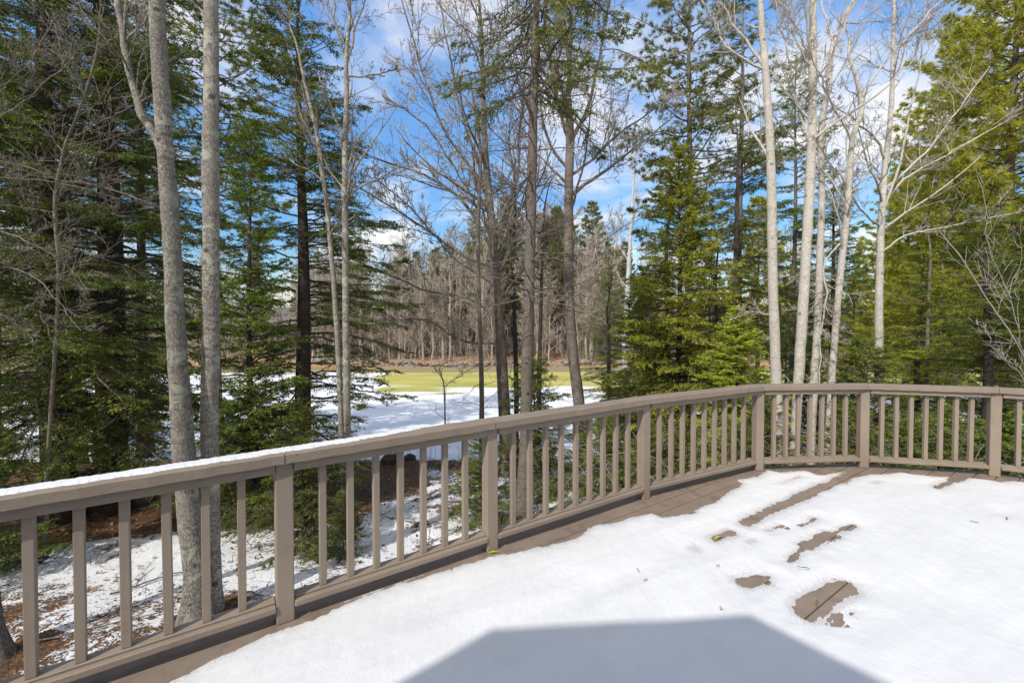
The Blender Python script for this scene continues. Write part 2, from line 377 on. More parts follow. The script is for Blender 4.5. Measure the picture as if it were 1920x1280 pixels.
# path beyond the lawn
m, t, p, o = mat('grey_gravel_path'); n1 = noise(t, 6, 5, .7, coords(t)); L(t, ramp(t, n1, [(.3, (.17, .16, .15)), (.7, (.30, .285, .27))]), p.inputs['Base Color']); p.inputs['Roughness'].default_value = .9
xs = np.linspace(-120, 120, 161); yc = 58.5+.9*np.sin(xs*.03)
V = np.concatenate([np.stack([xs, yc-.9, G(xs, yc-.9)+.03], -1), np.stack([xs, yc+.9, G(xs, yc+.9)+.03], -1)])
q = np.stack([np.arange(160), np.arange(160)+1, np.arange(160)+162, np.arange(160)+161], -1)
pth = meshobj('path', V, [(q, 0, True)], [m]); tag(pth, 'narrow grey path along the far edge of the lawn', None, None, 'structure')
# distant hills
m, t, p, o = mat('distant_wooded_hill'); n1 = noise(t, .12, 6, .7, coords(t)); L(t, ramp(t, n1, [(.35, (.09, .085, .065)), (.5, (.15, .13, .105)), (.65, (.22, .20, .17))]), p.inputs['Base Color']); p.inputs['Roughness'].default_value = 1
hx = np.linspace(-900, 900, 181); hy = np.linspace(240, 800, 40); HX, HY = np.meshgrid(hx, hy)
HZ = -4+np.clip((HY-250)/300, 0, 1)*(10+18*fbm(HX*.006, HY*.006, 3, 4))+3*fbm(HX*.05, HY*.05, 3, 9)
idx = np.arange(HX.size).reshape(HX.shape)
q = np.stack([idx[:-1, :-1], idx[:-1, 1:], idx[1:, 1:], idx[1:, :-1]], -1).reshape(-1, 4)
hill = meshobj('hill', np.stack([HX, HY, HZ], -1).reshape(-1, 3), [(q, 0, True)], [m]); tag(hill, 'low wooded hills behind the far tree line', None, None, 'structure')

# ---------------------------------------------------------------- deck
Pp = [(519, 1174), (914.3, 1036.2), (1206, 937.6), (1417.8, 882.8), (1612.4, 877.4), (1854.7, 892.4)]
PL = [onz(*q_)[:2] for q_ in Pp]
d01 = (PL[1]-PL[0]); L01 = np.linalg.norm(d01); d01 /= L01
PL.insert(0, PL[0]-d01*L01)
a_ = R_(-27); PL.append(PL[-1]+np.array([math.cos(a_), math.sin(a_)])*1.21)
PL = [np.array(p_) for p_ in PL]            # post front-left corners P0..P7, along the front faces of the posts
def sec(i):
    d = PL[i+1]-PL[i]; l = np.linalg.norm(d); d = d/l
    return d, np.array([-d[1], d[0]]), l    # direction, outward normal, length
TH = math.atan2(d01[1], d01[0])
outer = []
OFF = .15
for i in range(len(PL)):
    if i == 0 or i == len(PL)-1:
        d, n_, l = sec(0 if i == 0 else i-1); outer.append(PL[i]+n_*OFF)
    else:
        d1, n1, _ = sec(i-1); d2, n2, _ = sec(i); b = nrm(n1+n2); outer.append(PL[i]+b*OFF/np.dot(b, n1))
d0, n0, _ = sec(0)
outer = [outer[0]-d0*2.4]+outer
d7, n7, _ = sec(6)
deck_poly = [np.array(v) for v in outer]+[outer[-1]+np.array([1.6, -2.2]), np.array([9.0, -3.5]), np.array([-6.5, -3.5])]
def clip(poly, n_, c):
    out = []
    for i in range(len(poly)):
        a, b = poly[i], poly[(i+1) % len(poly)]; da = np.dot(a, n_)-c; db = np.dot(b, n_)-c
        if da <= 0: out.append(a)
        if (da < 0 < db) or (db < 0 < da): out.append(a+(b-a)*da/(da-db))
    return out
me = bpy.data.meshes.new('deck'); vs = []; fs_ = []
nb = np.array([-math.sin(TH), math.cos(TH)]); edge_c = np.dot(outer[1], nb)
k = 0
while k < 70:
    hi = edge_c-k*.144+.0; lo = hi-.1365
    pl = clip(clip(deck_poly, nb, hi if k else hi+1), -nb, -lo); k += 1
    if len(pl) < 3: continue
    s0 = len(vs); n_ = len(pl); jit = random.Random(k).uniform(-.0012, .0012)
    area = sum(pl[i][0]*pl[(i+1) % n_][1]-pl[(i+1) % n_][0]*pl[i][1] for i in range(n_))
    if area < 0: pl = pl[::-1]
    # shrink slightly for an eased edge
    cen = sum(pl)/n_
    for z_ in (jit, jit-.004, -.034):
        for v in pl:
            if z_ == jit:
                e = np.dot(v-cen, nb); v = v-nb*np.sign(e)*.003
            vs.append((v[0], v[1], z_))
    fs_.append(list(range(s0, s0+n_)))
    for r in range(2):
        for i in range(n_):
            j = (i+1) % n_; fs_.append([s0+r*n_+i, s0+(r+1)*n_+i, s0+(r+1)*n_+j, s0+r*n_+j])
me.from_pydata(vs, [], fs_); me.materials.append(M_deck); me.update()
deck = link(bpy.data.objects.new('deck_floor', me)); tag(deck, 'brown painted wooden deck boards of the raised deck', None, None, 'structure')
# joists and support posts below
mb = MB()
for i in range(len(outer)-1):
    a, b = outer[i], outer[i+1]; d = b-a; l = np.linalg.norm(d); d = d/l; n_ = np.array([-d[1], d[0]])
    c_ = (a+b)/2-n_*.045
    mb.box((c_[0], c_[1], -.15), (*d, 0), (*n_, 0), (0, 0, 1), l/2-.012, .019, .113)
for cx, cy in [tuple(PL[i]-sec(min(i, 6))[1]*.35) for i in range(0, 8)]+[(0, -1), (4, -1), (-3, -1)]:
    g_ = float(G(cx, cy)); mb.box((cx, cy, (-.04+g_-.1)/2), (1, 0, 0), (0, 1, 0), (0, 0, 1), .07, .07, (-.04-g_+.1)/2)
sup = mb.obj('deck_frame', M_post); tag(sup, 'brown joists and posts carrying the raised deck', None, None, 'structure')

# ---------------------------------------------------------------- railing
RT = .95
rail = empty('deck_railing', (PL[1][0], PL[1][1], 0))
tag(rail, 'brown painted wooden railing with square balusters around the snowy deck', 'railing')
rl = np.array([PL[1][0], PL[1][1], 0])
def rbox(name, mb, mt=M_rail):
    o = mb.obj(name, mt, rail); o.matrix_parent_inverse = Matrix.Translation(-Vector(rl)); return o
def mitre(i, off):
    """point at post i line offset outward by off from front-face line"""
    if i == 0: d, n_, l = sec(0); return PL[0]+n_*off
    if i == 7: d, n_, l = sec(6); return PL[7]+n_*off
    d1, n1, _ = sec(i-1); d2, n2, _ = sec(i); b = nrm(n1+n2); return PL[i]+d2*.045+b*off/np.dot(b, n1)
NB = [7, 7, 9, 9, 7, 7, 7]
for i in range(7):
    d, n_, l = sec(i)
    # cap with mitred ends
    A0 = mitre(i, -.035); A1 = mitre(i+1, -.035); B0 = mitre(i, .105); B1 = mitre(i+1, .105)
    g = d*.002; A0 = A0+g; B0 = B0+g; A1 = A1-g; B1 = B1-g
    e = .006; z1 = RT; z0 = RT-.055
    V = []
    prof = [(0, z0+.003), (0, z1-e), (e/.14, z1), (1-e/.14, z1), (1, z1-e), (1, z0+.003), (1-.003/.14, z0), (.003/.14, z0)]
    K = 24
    for s_ in range(K+1):
        a = A0+(A1-A0)*s_/K; b = B0+(B1-B0)*s_/K
        wob = .0015*math.sin(s_*1.7+i)+.001*math.sin(s_*3.1)
        for u, z_ in prof:
            pt = a+(b-a)*u; V.append((pt[0]+n_[0]*wob, pt[1]+n_[1]*wob, z_+wob*.6))
    q = []
    for s_ in range(K):
        for j in range(8):
            j2 = (j+1) % 8; q.append([s_*8+j, (s_+1)*8+j, (s_+1)*8+j2, s_*8+j2])
    me = bpy.data.meshes.new('cap_rail'); me.from_pydata(V, [], q+[list(range(8))[::1], [K*8+j for j in range(8)][::-1]]); me.materials.append(M_rail); me.update()
    o = link(bpy.data.objects.new('cap_rail', me), rail); o.matrix_parent_inverse = Matrix.Translation(-Vector(rl))
    s0 = .09; s1 = l; mid = PL[i]+d*(s0+s1)/2; hl = (s1-s0)/2-.001
    u3 = (*d, 0); v3 = (*n_, 0); w3 = (0, 0, 1)
    mb = MB(); c_ = mid+n_*.010; mb.box((c_[0], c_[1], RT-.055-.0265), u3, v3, w3, hl, .019, .0255); rbox('top_rail', mb)
    mb = MB(); c_ = mid+n_*.006; mb.box((c_[0], c_[1], .096), u3, v3, w3, hl, .017, .019, .006)
    c_ = mid+n_*.058; mb.box((c_[0], c_[1], .101), u3, v3, w3, hl, .0345, .026, .006); rbox('bottom_rail', mb)
    nbal = NB[i]
    for k in range(nbal):
        s_ = s0+(s1-s0)*(k+1)/(nbal+1); c_ = PL[i]+d*s_+n_*.049
        rr = random.Random(i*20+k); rot = rr.uniform(-.03, .03); dd = np.array([d[0]*math.cos(rot)-d[1]*math.sin(rot), d[0]*math.sin(rot)+d[1]*math.cos(rot)])
        mb = MB(); tilt = rr.uniform(-.004, .004)
        mb.box((c_[0], c_[1], (.128+RT-.058)/2), (*dd, 0), (-dd[1], dd[0], 0), nrm(np.array([dd[0]*tilt, dd[1]*tilt, 1])), .019, .019, (RT-.058-.128)/2, .0025)
        rbox('baluster', mb, M_post)
for i in range(8):
    d, n_, l = sec(min(i, 6)); c_ = PL[i]+d*.0445+n_*.0445
    mb = MB(); mb.box((c_[0], c_[1], (RT-.056)/2), (*d, 0), (*n_, 0), (0, 0, 1), .0445, .0445, (RT-.057)/2, .005); rbox('post', mb, M_post)

# snow on the rail cap
rng = np.random.default_rng(5)
V = []; q = []; base_n = 0
for i, (ta, tb) in ((0, (0., 1.)), (1, (0., .9))):
    A0 = mitre(i, -.035); A1 = mitre(i+1, -.035); B0 = mitre(i, .105); B1 = mitre(i+1, .105)
    nu, nv = 420, 26
    U, W_ = np.meshgrid(np.linspace(ta, tb, nu), np.linspace(0, 1, nv), indexing='ij')
    Pt = (A0+(A1-A0)*U[..., None])*(1-W_[..., None])+(B0+(B1-B0)*U[..., None])*W_[..., None]
    s = U+i
    lim = .34+.12*np.clip(s-1.0, 0, 1)+.6*np.clip(s-1.3, 0, 1)/.4+.16*(fbm(s*9, s*0+2, 3, 4)-.5)
    dd = (W_-lim)*.14
    dd = np.minimum(dd, (1.02-W_)*.14)
    nz = fbm(Pt[..., 0]*60, Pt[..., 1]*60, 3, 2)
    dd = dd+(nz-.5)*.018*(1+np.clip(s-1, 0, 1)*1.4)
    h = np.clip(dd/.02, -1, 1); h = np.where(h > 0, h*(2-h), h)*(.007-.003*np.clip(s-1, 0, 1))+.002*(nz-.5)*(h > 0)
    Vv = np.stack([Pt[..., 0], Pt[..., 1], RT+h], -1).reshape(-1, 3)
    idx = np.arange(nu*nv).reshape(nu, nv)
    qq = np.stack([idx[:-1, :-1], idx[1:, :-1], idx[1:, 1:], idx[:-1, 1:]], -1).reshape(-1, 4)
    keep = (h.reshape(-1)[qq] > -.004).any(1)
    q.append(qq[keep]+base_n); V.append(Vv); base_n += len(Vv)
rs = meshobj('snow_on_rail', np.concatenate(V), [(np.concatenate(q), 0, True)], [M_snow]); tag(rs, 'thin crust of melting snow along the left part of the rail cap', 'snow', None, 'stuff')

# ---------------------------------------------------------------- snow on deck
edge = [(100, 1420), (250, 1318), (400, 1238), (480, 1200), (545, 1178), (640, 1134), (700, 1110), (820, 1072), (920, 1044), (1000, 1030), (1060, 1016), (1092, 1004), (1108, 989), (1165, 977), (1222, 961),
        (1242, 971), (1290, 964), (1330, 946), (1352, 936), (1392, 906), (1384, 900), (1420, 893), (1440, 881), (1465, 886), (1505, 881), (1535, 890), (1585, 886), (1610, 893), (1660, 889), (1690, 885), (1720, 890), (1745, 893), (1782, 893), (1772, 902), (1800, 906), (1822, 897), (1850, 899), (1880, 905), (1905, 903), (1960, 910), (2100, 925)]
pe = [onz(*e_)[:2] for e_ in edge]
pe = pe+[np.array([8.2, -3.3]), np.array([-5.8, -3.3]), np.array([-5.0, -1.2])]
pe = np.array(pe)
def seg_d(P, a, b):
    ab = b-a; t_ = np.clip(((P-a)@ab)/max(ab@ab, 1e-9), 0, 1); return np.hypot(*(P-(a+t_[:, None]*ab)).T)
sx = np.arange(-3.4, 7.6, .016); sy = np.arange(-1.2, 5.0, .016)
X, Y = np.meshgrid(sx, sy); P = np.stack([X.ravel(), Y.ravel()], -1)
dist = np.full(len(P), 9.0); inside = np.zeros(len(P), bool)
for i in range(len(pe)):
    a = pe[i]; b = pe[(i+1) % len(pe)]; dist = np.minimum(dist, seg_d(P, a, b))
    cond = ((a[1] > P[:, 1]) != (b[1] > P[:, 1]))
    with np.errstate(divide='ignore', invalid='ignore'):
        xi = (b[0]-a[0])*(P[:, 1]-a[1])/(b[1]-a[1])+a[0]
    inside ^= cond & (P[:, 0] < xi)
D = np.where(inside, dist, -dist)
caps = [((1300, 1028), (1306, 1027), .028), ((1338, 1010), (1370, 999), .045), ((1395, 981), (1430, 963), .045), ((1430, 963), (1500, 931), .055), ((1500, 931), (1590, 893), .06), ((1590, 892), (1670, 874), .075),
        ((1478, 1052), (1515, 1022), .018), ((1512, 1024), (1558, 1001), .045), ((1558, 1001), (1600, 985), .018), ((1400, 1092), (1428, 1086), .05), ((1432, 1082), (1442, 1081), .02),
        ((1512, 1150), (1545, 1122), .062), ((1545, 1122), (1588, 1099), .058), ((1552, 1164), (1556, 1160), .022), ((1755, 914), (1782, 903), .03), ((1782, 903), (1790, 893), .02),
        ((1404, 1016), (1412, 1012), .012), ((1440, 993), (1462, 985), .006), ((1484, 1138), (1520, 1112), .012), ((1505, 985), (1530, 972), .010), ((1640, 905), (1650, 902), .006), ((1466, 905), (1500, 893), .0), ((1600, 1148), (1606, 1146), .0)]
dh = np.full(len(P), 9.0)
for a, b, r in caps: dh = np.minimum(dh, seg_d(P, onz(*a)[:2], onz(*b)[:2])-r*1.22)
D = np.minimum(D, dh)
n1 = fbm(P[:, 0]*7, P[:, 1]*7, 4, 1); n2 = fbm(P[:, 0]*30, P[:, 1]*30, 3, 7); n3 = fbm(P[:, 0]*1.1, P[:, 1]*1.1, 3, 17)
D = D+(n1-.5)*.06+(n2-.5)*.03+(fbm(P[:, 0]*75, P[:, 1]*75, 2, 5)-.5)*.012
cu = P@np.array([math.cos(TH), math.sin(TH)]); cv = P@nb
ridge = fbm(cu*.9, cv*4.2, 4, 31)
# thin melt line over the board joints near the edge
T = .022+.018*(n3-.5)+.026*(ridge-.5)+.003*(n2-.5)
T = T-.012*np.exp(-((np.where(dh < 3, dh, 3)-.0)/.25)**2)
h = np.clip(D/.20, -1, 1); h = np.where(h > 0, 1-(1-h)**2.2, h*1.0)*T
for (qx, qy, rr_, dep) in ((1190, 1075, .10, .014), (1128, 1098, .09, .010), (1240, 1190, .16, .012), (1590, 1170, .07, .012), (1880, 965, .08, .016), (1120, 1110, .2, .008), (1480, 990, .08, .01), (1660, 960, .2, .006), (1240, 1235, .12, .01), (1620, 1050, .2, .006), (620, 1165, .10, .006)):
    c_ = onz(qx, qy)[:2]; rel = P-c_; u_ = rel@np.array([math.cos(TH), math.sin(TH)]); v_ = rel@nb
    h = h-dep*np.exp(-((u_/(rr_*1.8))**2+(v_/rr_)**2))*(D > 0)
h = np.where(D > .05, np.maximum(h, .004), h)
V = np.stack([P[:, 0], P[:, 1], h+.0005], -1)
idx = np.arange(len(P)).reshape(X.shape); qq = np.stack([idx[:-1, :-1], idx[:-1, 1:], idx[1:, 1:], idx[1:, :-1]], -1).reshape(-1, 4)
keep = (D[qq] > -.03).all(1); qq = qq[keep]
used = np.unique(qq); remap = np.zeros(len(P), int); remap[used] = np.arange(len(used))
ds = meshobj('snow_on_deck', V[used], [(remap[qq], 0, True)], [M_snow]); th_ = ds.data.attributes.new('thin', 'FLOAT', 'POINT'); th_.data.foreach_set('value', np.exp(-np.clip(D[used], 0, 9)/.045).astype(np.float32)); tag(ds, 'sheet of wet melting snow over the brown deck boards', 'snow', None, 'stuff')

# ---------------------------------------------------------------- leaves and twigs on the deck
m, t, p, o = mat('yellow_green_leaf'); p.inputs['Base Color'].default_value = (.42, .45, .05, 1); p.inputs['Roughness'].default_value = .5; M_yleaf = m
m, t, p, o = mat('dry_brown_leaf'); L(t, ramp(t, noise(t, 3, 3, .6, coords(t)), [(.3, (.12, .06, .025)), (.7, (.36, .2, .09))]), p.inputs['Base Color']); M_bleaf = m
def leaf(name, px, py, ln, wd, ang, mt, z=.004, label='', cat='leaf', group=None):
    c_ = onz(px, py, z); n_ = 7; V = []; 
    for i in range(n_+1):
        s = i/n_; ww = wd*math.sin(math.pi*min(1, s*1.02))**.8*(1 if s < 1 else .02)+.0008; zc = .010*math.sin(s*math.pi)
        for j in (-1, 0, 1): V.append(((s-.5)*ln, j*ww, zc+(abs(j))*.004))
    q = []
    for i in range(n_):
        for j in range(2): a = i*3+j; q.append([a, a+3, a+4, a+1])
    o = meshobj(name, V, [(np.array(q), 0, True)], [mt]); o.location = tuple(c_); o.rotation_euler = (0, 0, ang)
    md = o.modifiers.new('thick', 'SOLIDIFY'); md.thickness = .0012
    return tag(o, label, cat, group)
leaf('green_leaf', 926, 1036, .085, .012, .1, M_yleaf, .004, 'yellow green pointed leaf at the foot of the second full railing post')
leaf('green_leaf', 1347, 1008, .09, .010, .5, M_yleaf, .006, 'yellow green leaf lying in a melted strip of the deck snow')
leaf('green_leaf', 1352, 1141, .02, .008, .5, M_yleaf, .030, 'tiny green leaf scrap on open snow near the tip of the house shadow')
leaf('fallen_leaf', 1532, 1131, .075, .006, .9, M_bleaf, .006, 'curled tan leaf in the largest melted patch of the deck snow')
def twig(px, py, ln, ang, label):
    c_ = onz(px, py, .033); mb = MB(); k = 5; s = np.linspace(-.5, .5, k)
    Pt = np.stack([s*ln, .1*ln*np.sin(s*5), .004+0*s], -1)[None]; tubes(mb, Pt, np.full((1, k), .0022), 5)
    P2 = np.stack([s*ln*.3+.1*ln, .15*ln*(s+.5), .004+0*s], -1)[None]; tubes(mb, P2, np.full((1, k), .0016), 5)
    o = mb.obj('twig', M_twigd); o.location = tuple(c_); o.rotation_euler = (0, 0, ang); tag(o, label, 'twig', 'twigs on the deck snow')
twig(1507, 1064, .07, -.6, 'short dark twig below the narrow melted streak on the deck')
twig(1210, 1087, .03, .3, 'dark bud twig on open snow left of the round melted patch, nearest the railing')
twig(1196, 1068, .03, 1.2, 'bent dark twig in the dimpled snow right of the middle of the deck')
twig(1588, 906, .05, .8, 'dark twig on snow just behind the long melted streak')
twig(1827, 978, .05, -.9, 'single dark twig on the wide bare snow at the right')
twig(1888, 972, .07, .5, 'dark twig half sunk in snow close to the right edge')
twig(1346, 1060, .03, .2, 'tiny dark twig on snow left of the round melted patch')

# ---------------------------------------------------------------- house behind the camera (casts the shadow on the deck)
m, t, p, o = mat('beige_siding'); vz = N(t, 'ShaderNodeTexWave'); vz.bands_direction = 'Z'; vz.inputs['Scale'].default_value = 2.2; L(t, coords(t), vz.inputs[0]); p.inputs['Base Color'].default_value = (.42, .38, .33, 1); bump(t, p, vz.outputs[1], .02); M_side = m
m, t, p, o = mat('grey_shingle_roof'); L(t, ramp(t, noise(t, 20, 4, .6, coords(t)), [(.3, (.07, .07, .07)), (.7, (.15, .145, .14))]), p.inputs['Base Color']); M_roof = m
m, t, p, o = mat('dark_window_glass'); p.inputs['Base Color'].default_value = (.04, .05, .06, 1); p.inputs['Roughness'].default_value = .08; M_glass = m
m, t, p, o = mat('white_trim'); p.inputs['Base Color'].default_value = (.78, .77, .74, 1); M_trim = m
EZ = 4.5; sh = np.array([S_DIR.x, S_DIR.y])/math.tan(SUN_EL)/math.hypot(S_DIR.x, S_DIR.y)*(EZ-.03)
cs = [onz(*q_)[:2]+sh for q_ in ((760, 1280), (920, 1187), (1405, 1160), (1640, 1280))]
e0 = cs[1]+(cs[0]-cs[1])*4.5; e3 = cs[2]+(cs[3]-cs[2])*4.0
bay = [e0, cs[1], cs[2], e3]
def extrude(poly, z0, z1):
    n_ = len(poly); V = [(*p_, z0) for p_ in poly]+[(*p_, z1) for p_ in poly]
    f = [[i, (i+1) % n_, (i+1) % n_+n_, i+n_] for i in range(n_)]+[list(range(n_))[::-1], list(range(n_, 2*n_))]
    return V, f
def pobj(name, V, f, mt, parent=None):
    me = bpy.data.meshes.new(name); me.from_pydata([tuple(map(float, v)) for v in V], [], f); me.materials.append(mt); me.update()
    bmx = None
    o = bpy.data.objects.new(name, me); return link(o, parent)
hs_ = empty('house', (-2, -6, -1.7)); tag(hs_, 'beige sided house the raised deck is attached to', 'house')
def hp(o): o.matrix_parent_inverse = Matrix.Translation(-hs_.location); return o
cen = sum(bay)/4
V, f = extrude([b+(cen-b)*.12 for b in bay][::-1], 0.0, EZ-.17); hp(pobj('bay', V, f, M_side, hs_))
ymin = min(e0[1], e3[1])
V, f = extrude(bay[::-1], EZ-.17, EZ); V += [(cen[0], ymin-.2, EZ+.9)]; hp(pobj('bay_roof', V, f+[[4+(i), 4+(i+1) % 4, 8] for i in range(3)], M_roof, hs_))
V, f = extrude([np.array([-12, -11]), np.array([10, -11]), np.array([10, -3.6]), np.array([-12, -3.6])], -1.9, 4.3); hp(pobj('wall', V, f, M_side, hs_))
V = [(-12.5, -11.5, 4.3), (10.5, -11.5, 4.3), (10.5, -3.2, 4.3), (-12.5, -3.2, 4.3), (-12.5, -7.3, 6.6), (10.5, -7.3, 6.6)]
hp(pobj('roof', V, [[3, 2, 5, 4], [1, 0, 4, 5], [0, 3, 4], [2, 1, 5], [0, 1, 2, 3]], M_roof, hs_))
for wx in (3.2, 6.5):
    mb = MB(); mb.box((wx, -3.585, 1.3), (1, 0, 0), (0, 1, 0), (0, 0, 1), .75, .04, .75); o = mb.obj('window', M_trim, hs_); hp(o)
    mb = MB(); mb.box((wx, -3.55, 1.3), (1, 0, 0), (0, 1, 0), (0, 0, 1), .65, .02, .65); o2 = mb.obj('pane', M_glass, o); o2.matrix_parent_inverse = Matrix.Translation(-hs_.location)

# ---------------------------------------------------------------- tree generators
def interp_path(P, t):
    """P (M,k,3), t (M,) -> point, tangent"""
    k = P.shape[1]; f = np.clip(t, 0, .999)*(k-1); i = f.astype(int); fr = (f-i)[:, None]; r = np.arange(len(P))
    a = P[r, i]; b = P[r, i+1]; return a+(b-a)*fr, nrm(b-a)
def grow(rng, P, Rr, n, tmin, tmax, ang, length, up=.15, k=5, wob=.16, rs=.55, rtip=.25, tpow=1.0, decay=.55, flat=0):
    Mn = len(P); ii = np.repeat(np.arange(Mn), n); t = tmin+(tmax-tmin)*rng.random(Mn*n)**tpow
    p0, T = interp_path(P[ii], t)
    kk = P.shape[1]; f = np.clip(t, 0, .999)*(kk-1); i0 = f.astype(int); rr = Rr[ii, i0]+(Rr[ii, i0+1]-Rr[ii, i0])*(f-i0)
    rnd = rng.normal(size=(Mn*n, 3)); 
    if flat: rnd[:, 2] *= flat
    perp = nrm(rnd-T*(rnd*T).sum(1, keepdims=True)); a = ang*(1+rng.normal(size=Mn*n)*.22)
    d = T*np.cos(a)[:, None]+perp*np.sin(a)[:, None]; d[:, 2] += up; d = nrm(d)
    plen = np.linalg.norm(P[:, -1]-P[:, 0], axis=1)[ii]
    ln = (length if length > 0 else -length*plen)*(1-decay*(t-tmin)/(max(tmax-tmin, 1e-6)))*rng.uniform(.6, 1.25, Mn*n)
    out = np.empty((Mn*n, k, 3)); out[:, 0] = p0; st = ln/(k-1)
    for j in range(1, k):
        d = d+rng.normal(size=d.shape)*wob; d[:, 2] += up*.35; d = nrm(d); out[:, j] = out[:, j-1]+d*st[:, None]
    r0 = rr*rs; s = np.linspace(0, 1, k)[None]
    return out, np.maximum(r0[:, None]*(1-(1-rtip)*s), .0012)
def resample(pts, rad, n, rng=None, wob=0):
    pts = np.array(pts, float); rad = np.array(rad, float); s = np.concatenate([[0], np.cumsum(np.linalg.norm(np.diff(pts, axis=0), axis=1))]); u = np.linspace(0, s[-1], n)
    # smooth (Catmull-like) via cubic hermite
    out = np.empty((n, 3)); m_ = np.gradient(pts, s, axis=0) if len(pts) > 2 else None
    for c_ in range(3):
        if m_ is None: out[:, c_] = np.interp(u, s, pts[:, c_]); continue
        i = np.clip(np.searchsorted(s, u, 'right')-1, 0, len(s)-2); h = s[i+1]-s[i]; x_ = (u-s[i])/h
        out[:, c_] = (2*x_**3-3*x_**2+1)*pts[i, c_]+(x_**3-2*x_**2+x_)*h*m_[i, c_]+(-2*x_**3+3*x_**2)*pts[i+1, c_]+(x_**3-x_**2)*h*m_[i+1, c_]
    if rng is not None and wob:
        out[1:, :2] += rng.normal(size=(n-1, 2))*wob
    return out, np.interp(u, s, rad)
TREES = {}
def bare_tree(name, label, Y, trunk, limbs=(), seed=0, bark=M_maple, twigm=M_twig, auto=(10, .35, 1.0, .8, 3.0), lev=(7, 7, 4), cat='tree', group=None, top=1.35, upb=.12, flare=1.5, dead=None, green=None, twr=1.0, sub=True):
    """trunk: [(px,py,w px)...] from bottom up, at depth Y"""
    rng = np.random.default_rng(seed); pts = [at(a, b, Y) for a, b, c in trunk]; rad = [c/810*Y/2/math.hypot(1, (a-960)/F) for a, b, c in trunk]
    gz = float(G(pts[0][0], Y))
    if pts[0][2] > gz+.1:
        dr = pts[0]-pts[1]; dr = dr/abs(dr[2])*.5 if len(pts) > 1 else np.array([0, 0, -1.]); h = pts[0][2]-gz
        b = pts[0]+np.array([np.clip(dr[0], -.15, .15)*min(h, 2), 0, -h]); pts.insert(0, b); rad.insert(0, rad[0]*1.12)
    pts[0][2] = gz-.12
    if top > 1:
        v = pts[-1]-pts[-2]; v = v/np.linalg.norm(v); Ht = pts[-1][2]-gz; pts.append(pts[-1]+v*Ht*(top-1)*.5+np.array([rng.normal()*.15, rng.normal()*.2, 0])); rad.append(rad[-1]*.72)
        pts.append(pts[-1]+v*Ht*(top-1)*.5+np.array([rng.normal()*.25, rng.normal()*.3, 0])); rad.append(rad[-1]*.35)
    tp, tr = resample(pts, rad, 64, rng, .003); tr = tr*(1+.07*(vnoise(np.arange(64)*.55, np.arange(64)*0.+seed, 3)-.5)+.05*(rng.random(64)-.5))
    fl = np.exp(-(tp[:, 2]-gz).clip(0)/.22); tr = tr*(1+(flare-1)*fl)
    mbt = MB(); tubes(mbt, tp[None], tr[None], 16)
    LP = [tp]; LR = [tr]; limbP = []; limbR = []
    for lm in limbs:
        q_ = []; r_ = []; dy = rng.uniform(-.9, .9)
        for j, (a, b, c) in enumerate(lm):
            yy_ = Y+dy*j/len(lm); q_.append(at(a, b, yy_)); r_.append(c/810*Y/2/math.hypot(1, (a-960)/F))
        i0 = np.argmin(np.linalg.norm(tp-q_[0], axis=1)); q_[0] = q_[0]*.35+tp[i0]*.65
        v = q_[-1]-q_[-2]; v /= np.linalg.norm(v)
        if len(lm[0]) and lm[-1][2] > 3.5: q_.append(q_[-1]+v*2.0); r_.append(r_[-1]*.5)
        lp, lr = resample(q_, r_, 16, rng, .02); lr = lr*.85; limbP.append(lp); limbR.append(lr); tubes(mbt, lp[None], lr[None], 8)
    n, t0, t1, ang, ln = auto
    allP = []; allR = []
    if n:
        p1, r1 = grow(rng, tp[None], tr[None], n, t0, t1, ang, ln, upb, 9, .13, .42, .25, decay=.45)
        r1 = np.minimum(r1, .045*np.linspace(1, .3, 9)[None]+0*r1); tubes(mbt, p1, r1, 6); allP.append(p1); allR.append(r1)
    if limbP:
        lp = np.array(limbP); lr = np.array(limbR); pa, ra = grow(rng, lp, lr, 7, .2, 1.0, .75, -.38, upb, 9, .14, .5, .3); tubes(mbt, pa, ra, 5); allP.append(pa); allR.append(ra)
        pb, rb = grow(rng, lp, lr, 9, .1, 1.0, .8, -.22, upb, 9, .16, .3, .3); allP.append(pb); allR.append(rb); tubes(mbt, pb, rb, 4)
    if dead:
        nd, z0, z1, ln_ = dead; tt = np.interp([z0, z1], tp[:, 2], np.linspace(0, 1, len(tp)))
        pd, rd = grow(rng, tp[None], tr[None], nd, tt[0], tt[1], 1.5, ln_, .03, 9, .16, .16, .25, decay=.25); rd = np.minimum(rd, .016*np.linspace(1, .3, 9)[None]+0*rd); tubes(mbt, pd, rd, 5); allP.append(pd); allR.append(rd)
    root = empty(name, (tp[0][0], Y, gz)); loc = np.array(root.location)
    tk = mbt.obj('trunk', bark, root, True, loc=loc); tk.location = (0, 0, 0)
    polys = []; mbc = MB()
    if allP:
        P1 = np.concatenate(allP); R1 = np.concatenate(allR)
        P2, R2 = grow(rng, P1, R1, lev[0], .08, .97, .72, -.52, upb*.6, 7, .10, .5, .3); tubes(mbc, P2, np.maximum(R2, .003*twr), 4)
        P3, R3 = grow(rng, P2, R2, max(1, lev[1]-2), .08, .97, .68, -.5, upb*.5, 6, .11, .55, .4); tubes(mbc, P3, np.maximum(R3, .0024*twr), 3)
        if lev[2]:
            P4, R4 = grow(rng, P3, R3, max(1, lev[2]-1), .1, .97, .65, -.5, upb*.4, 4, .12, .7, .5); tubes(mbc, P4, np.maximum(R4, .002*twr), 3)
        cr_ = mbc.obj('crown', twigm, root, False, loc=loc); cr_.location = (0, 0, 0)
    if green: green(root, tp, rng)
    tag(root, label, cat, group)
    return root

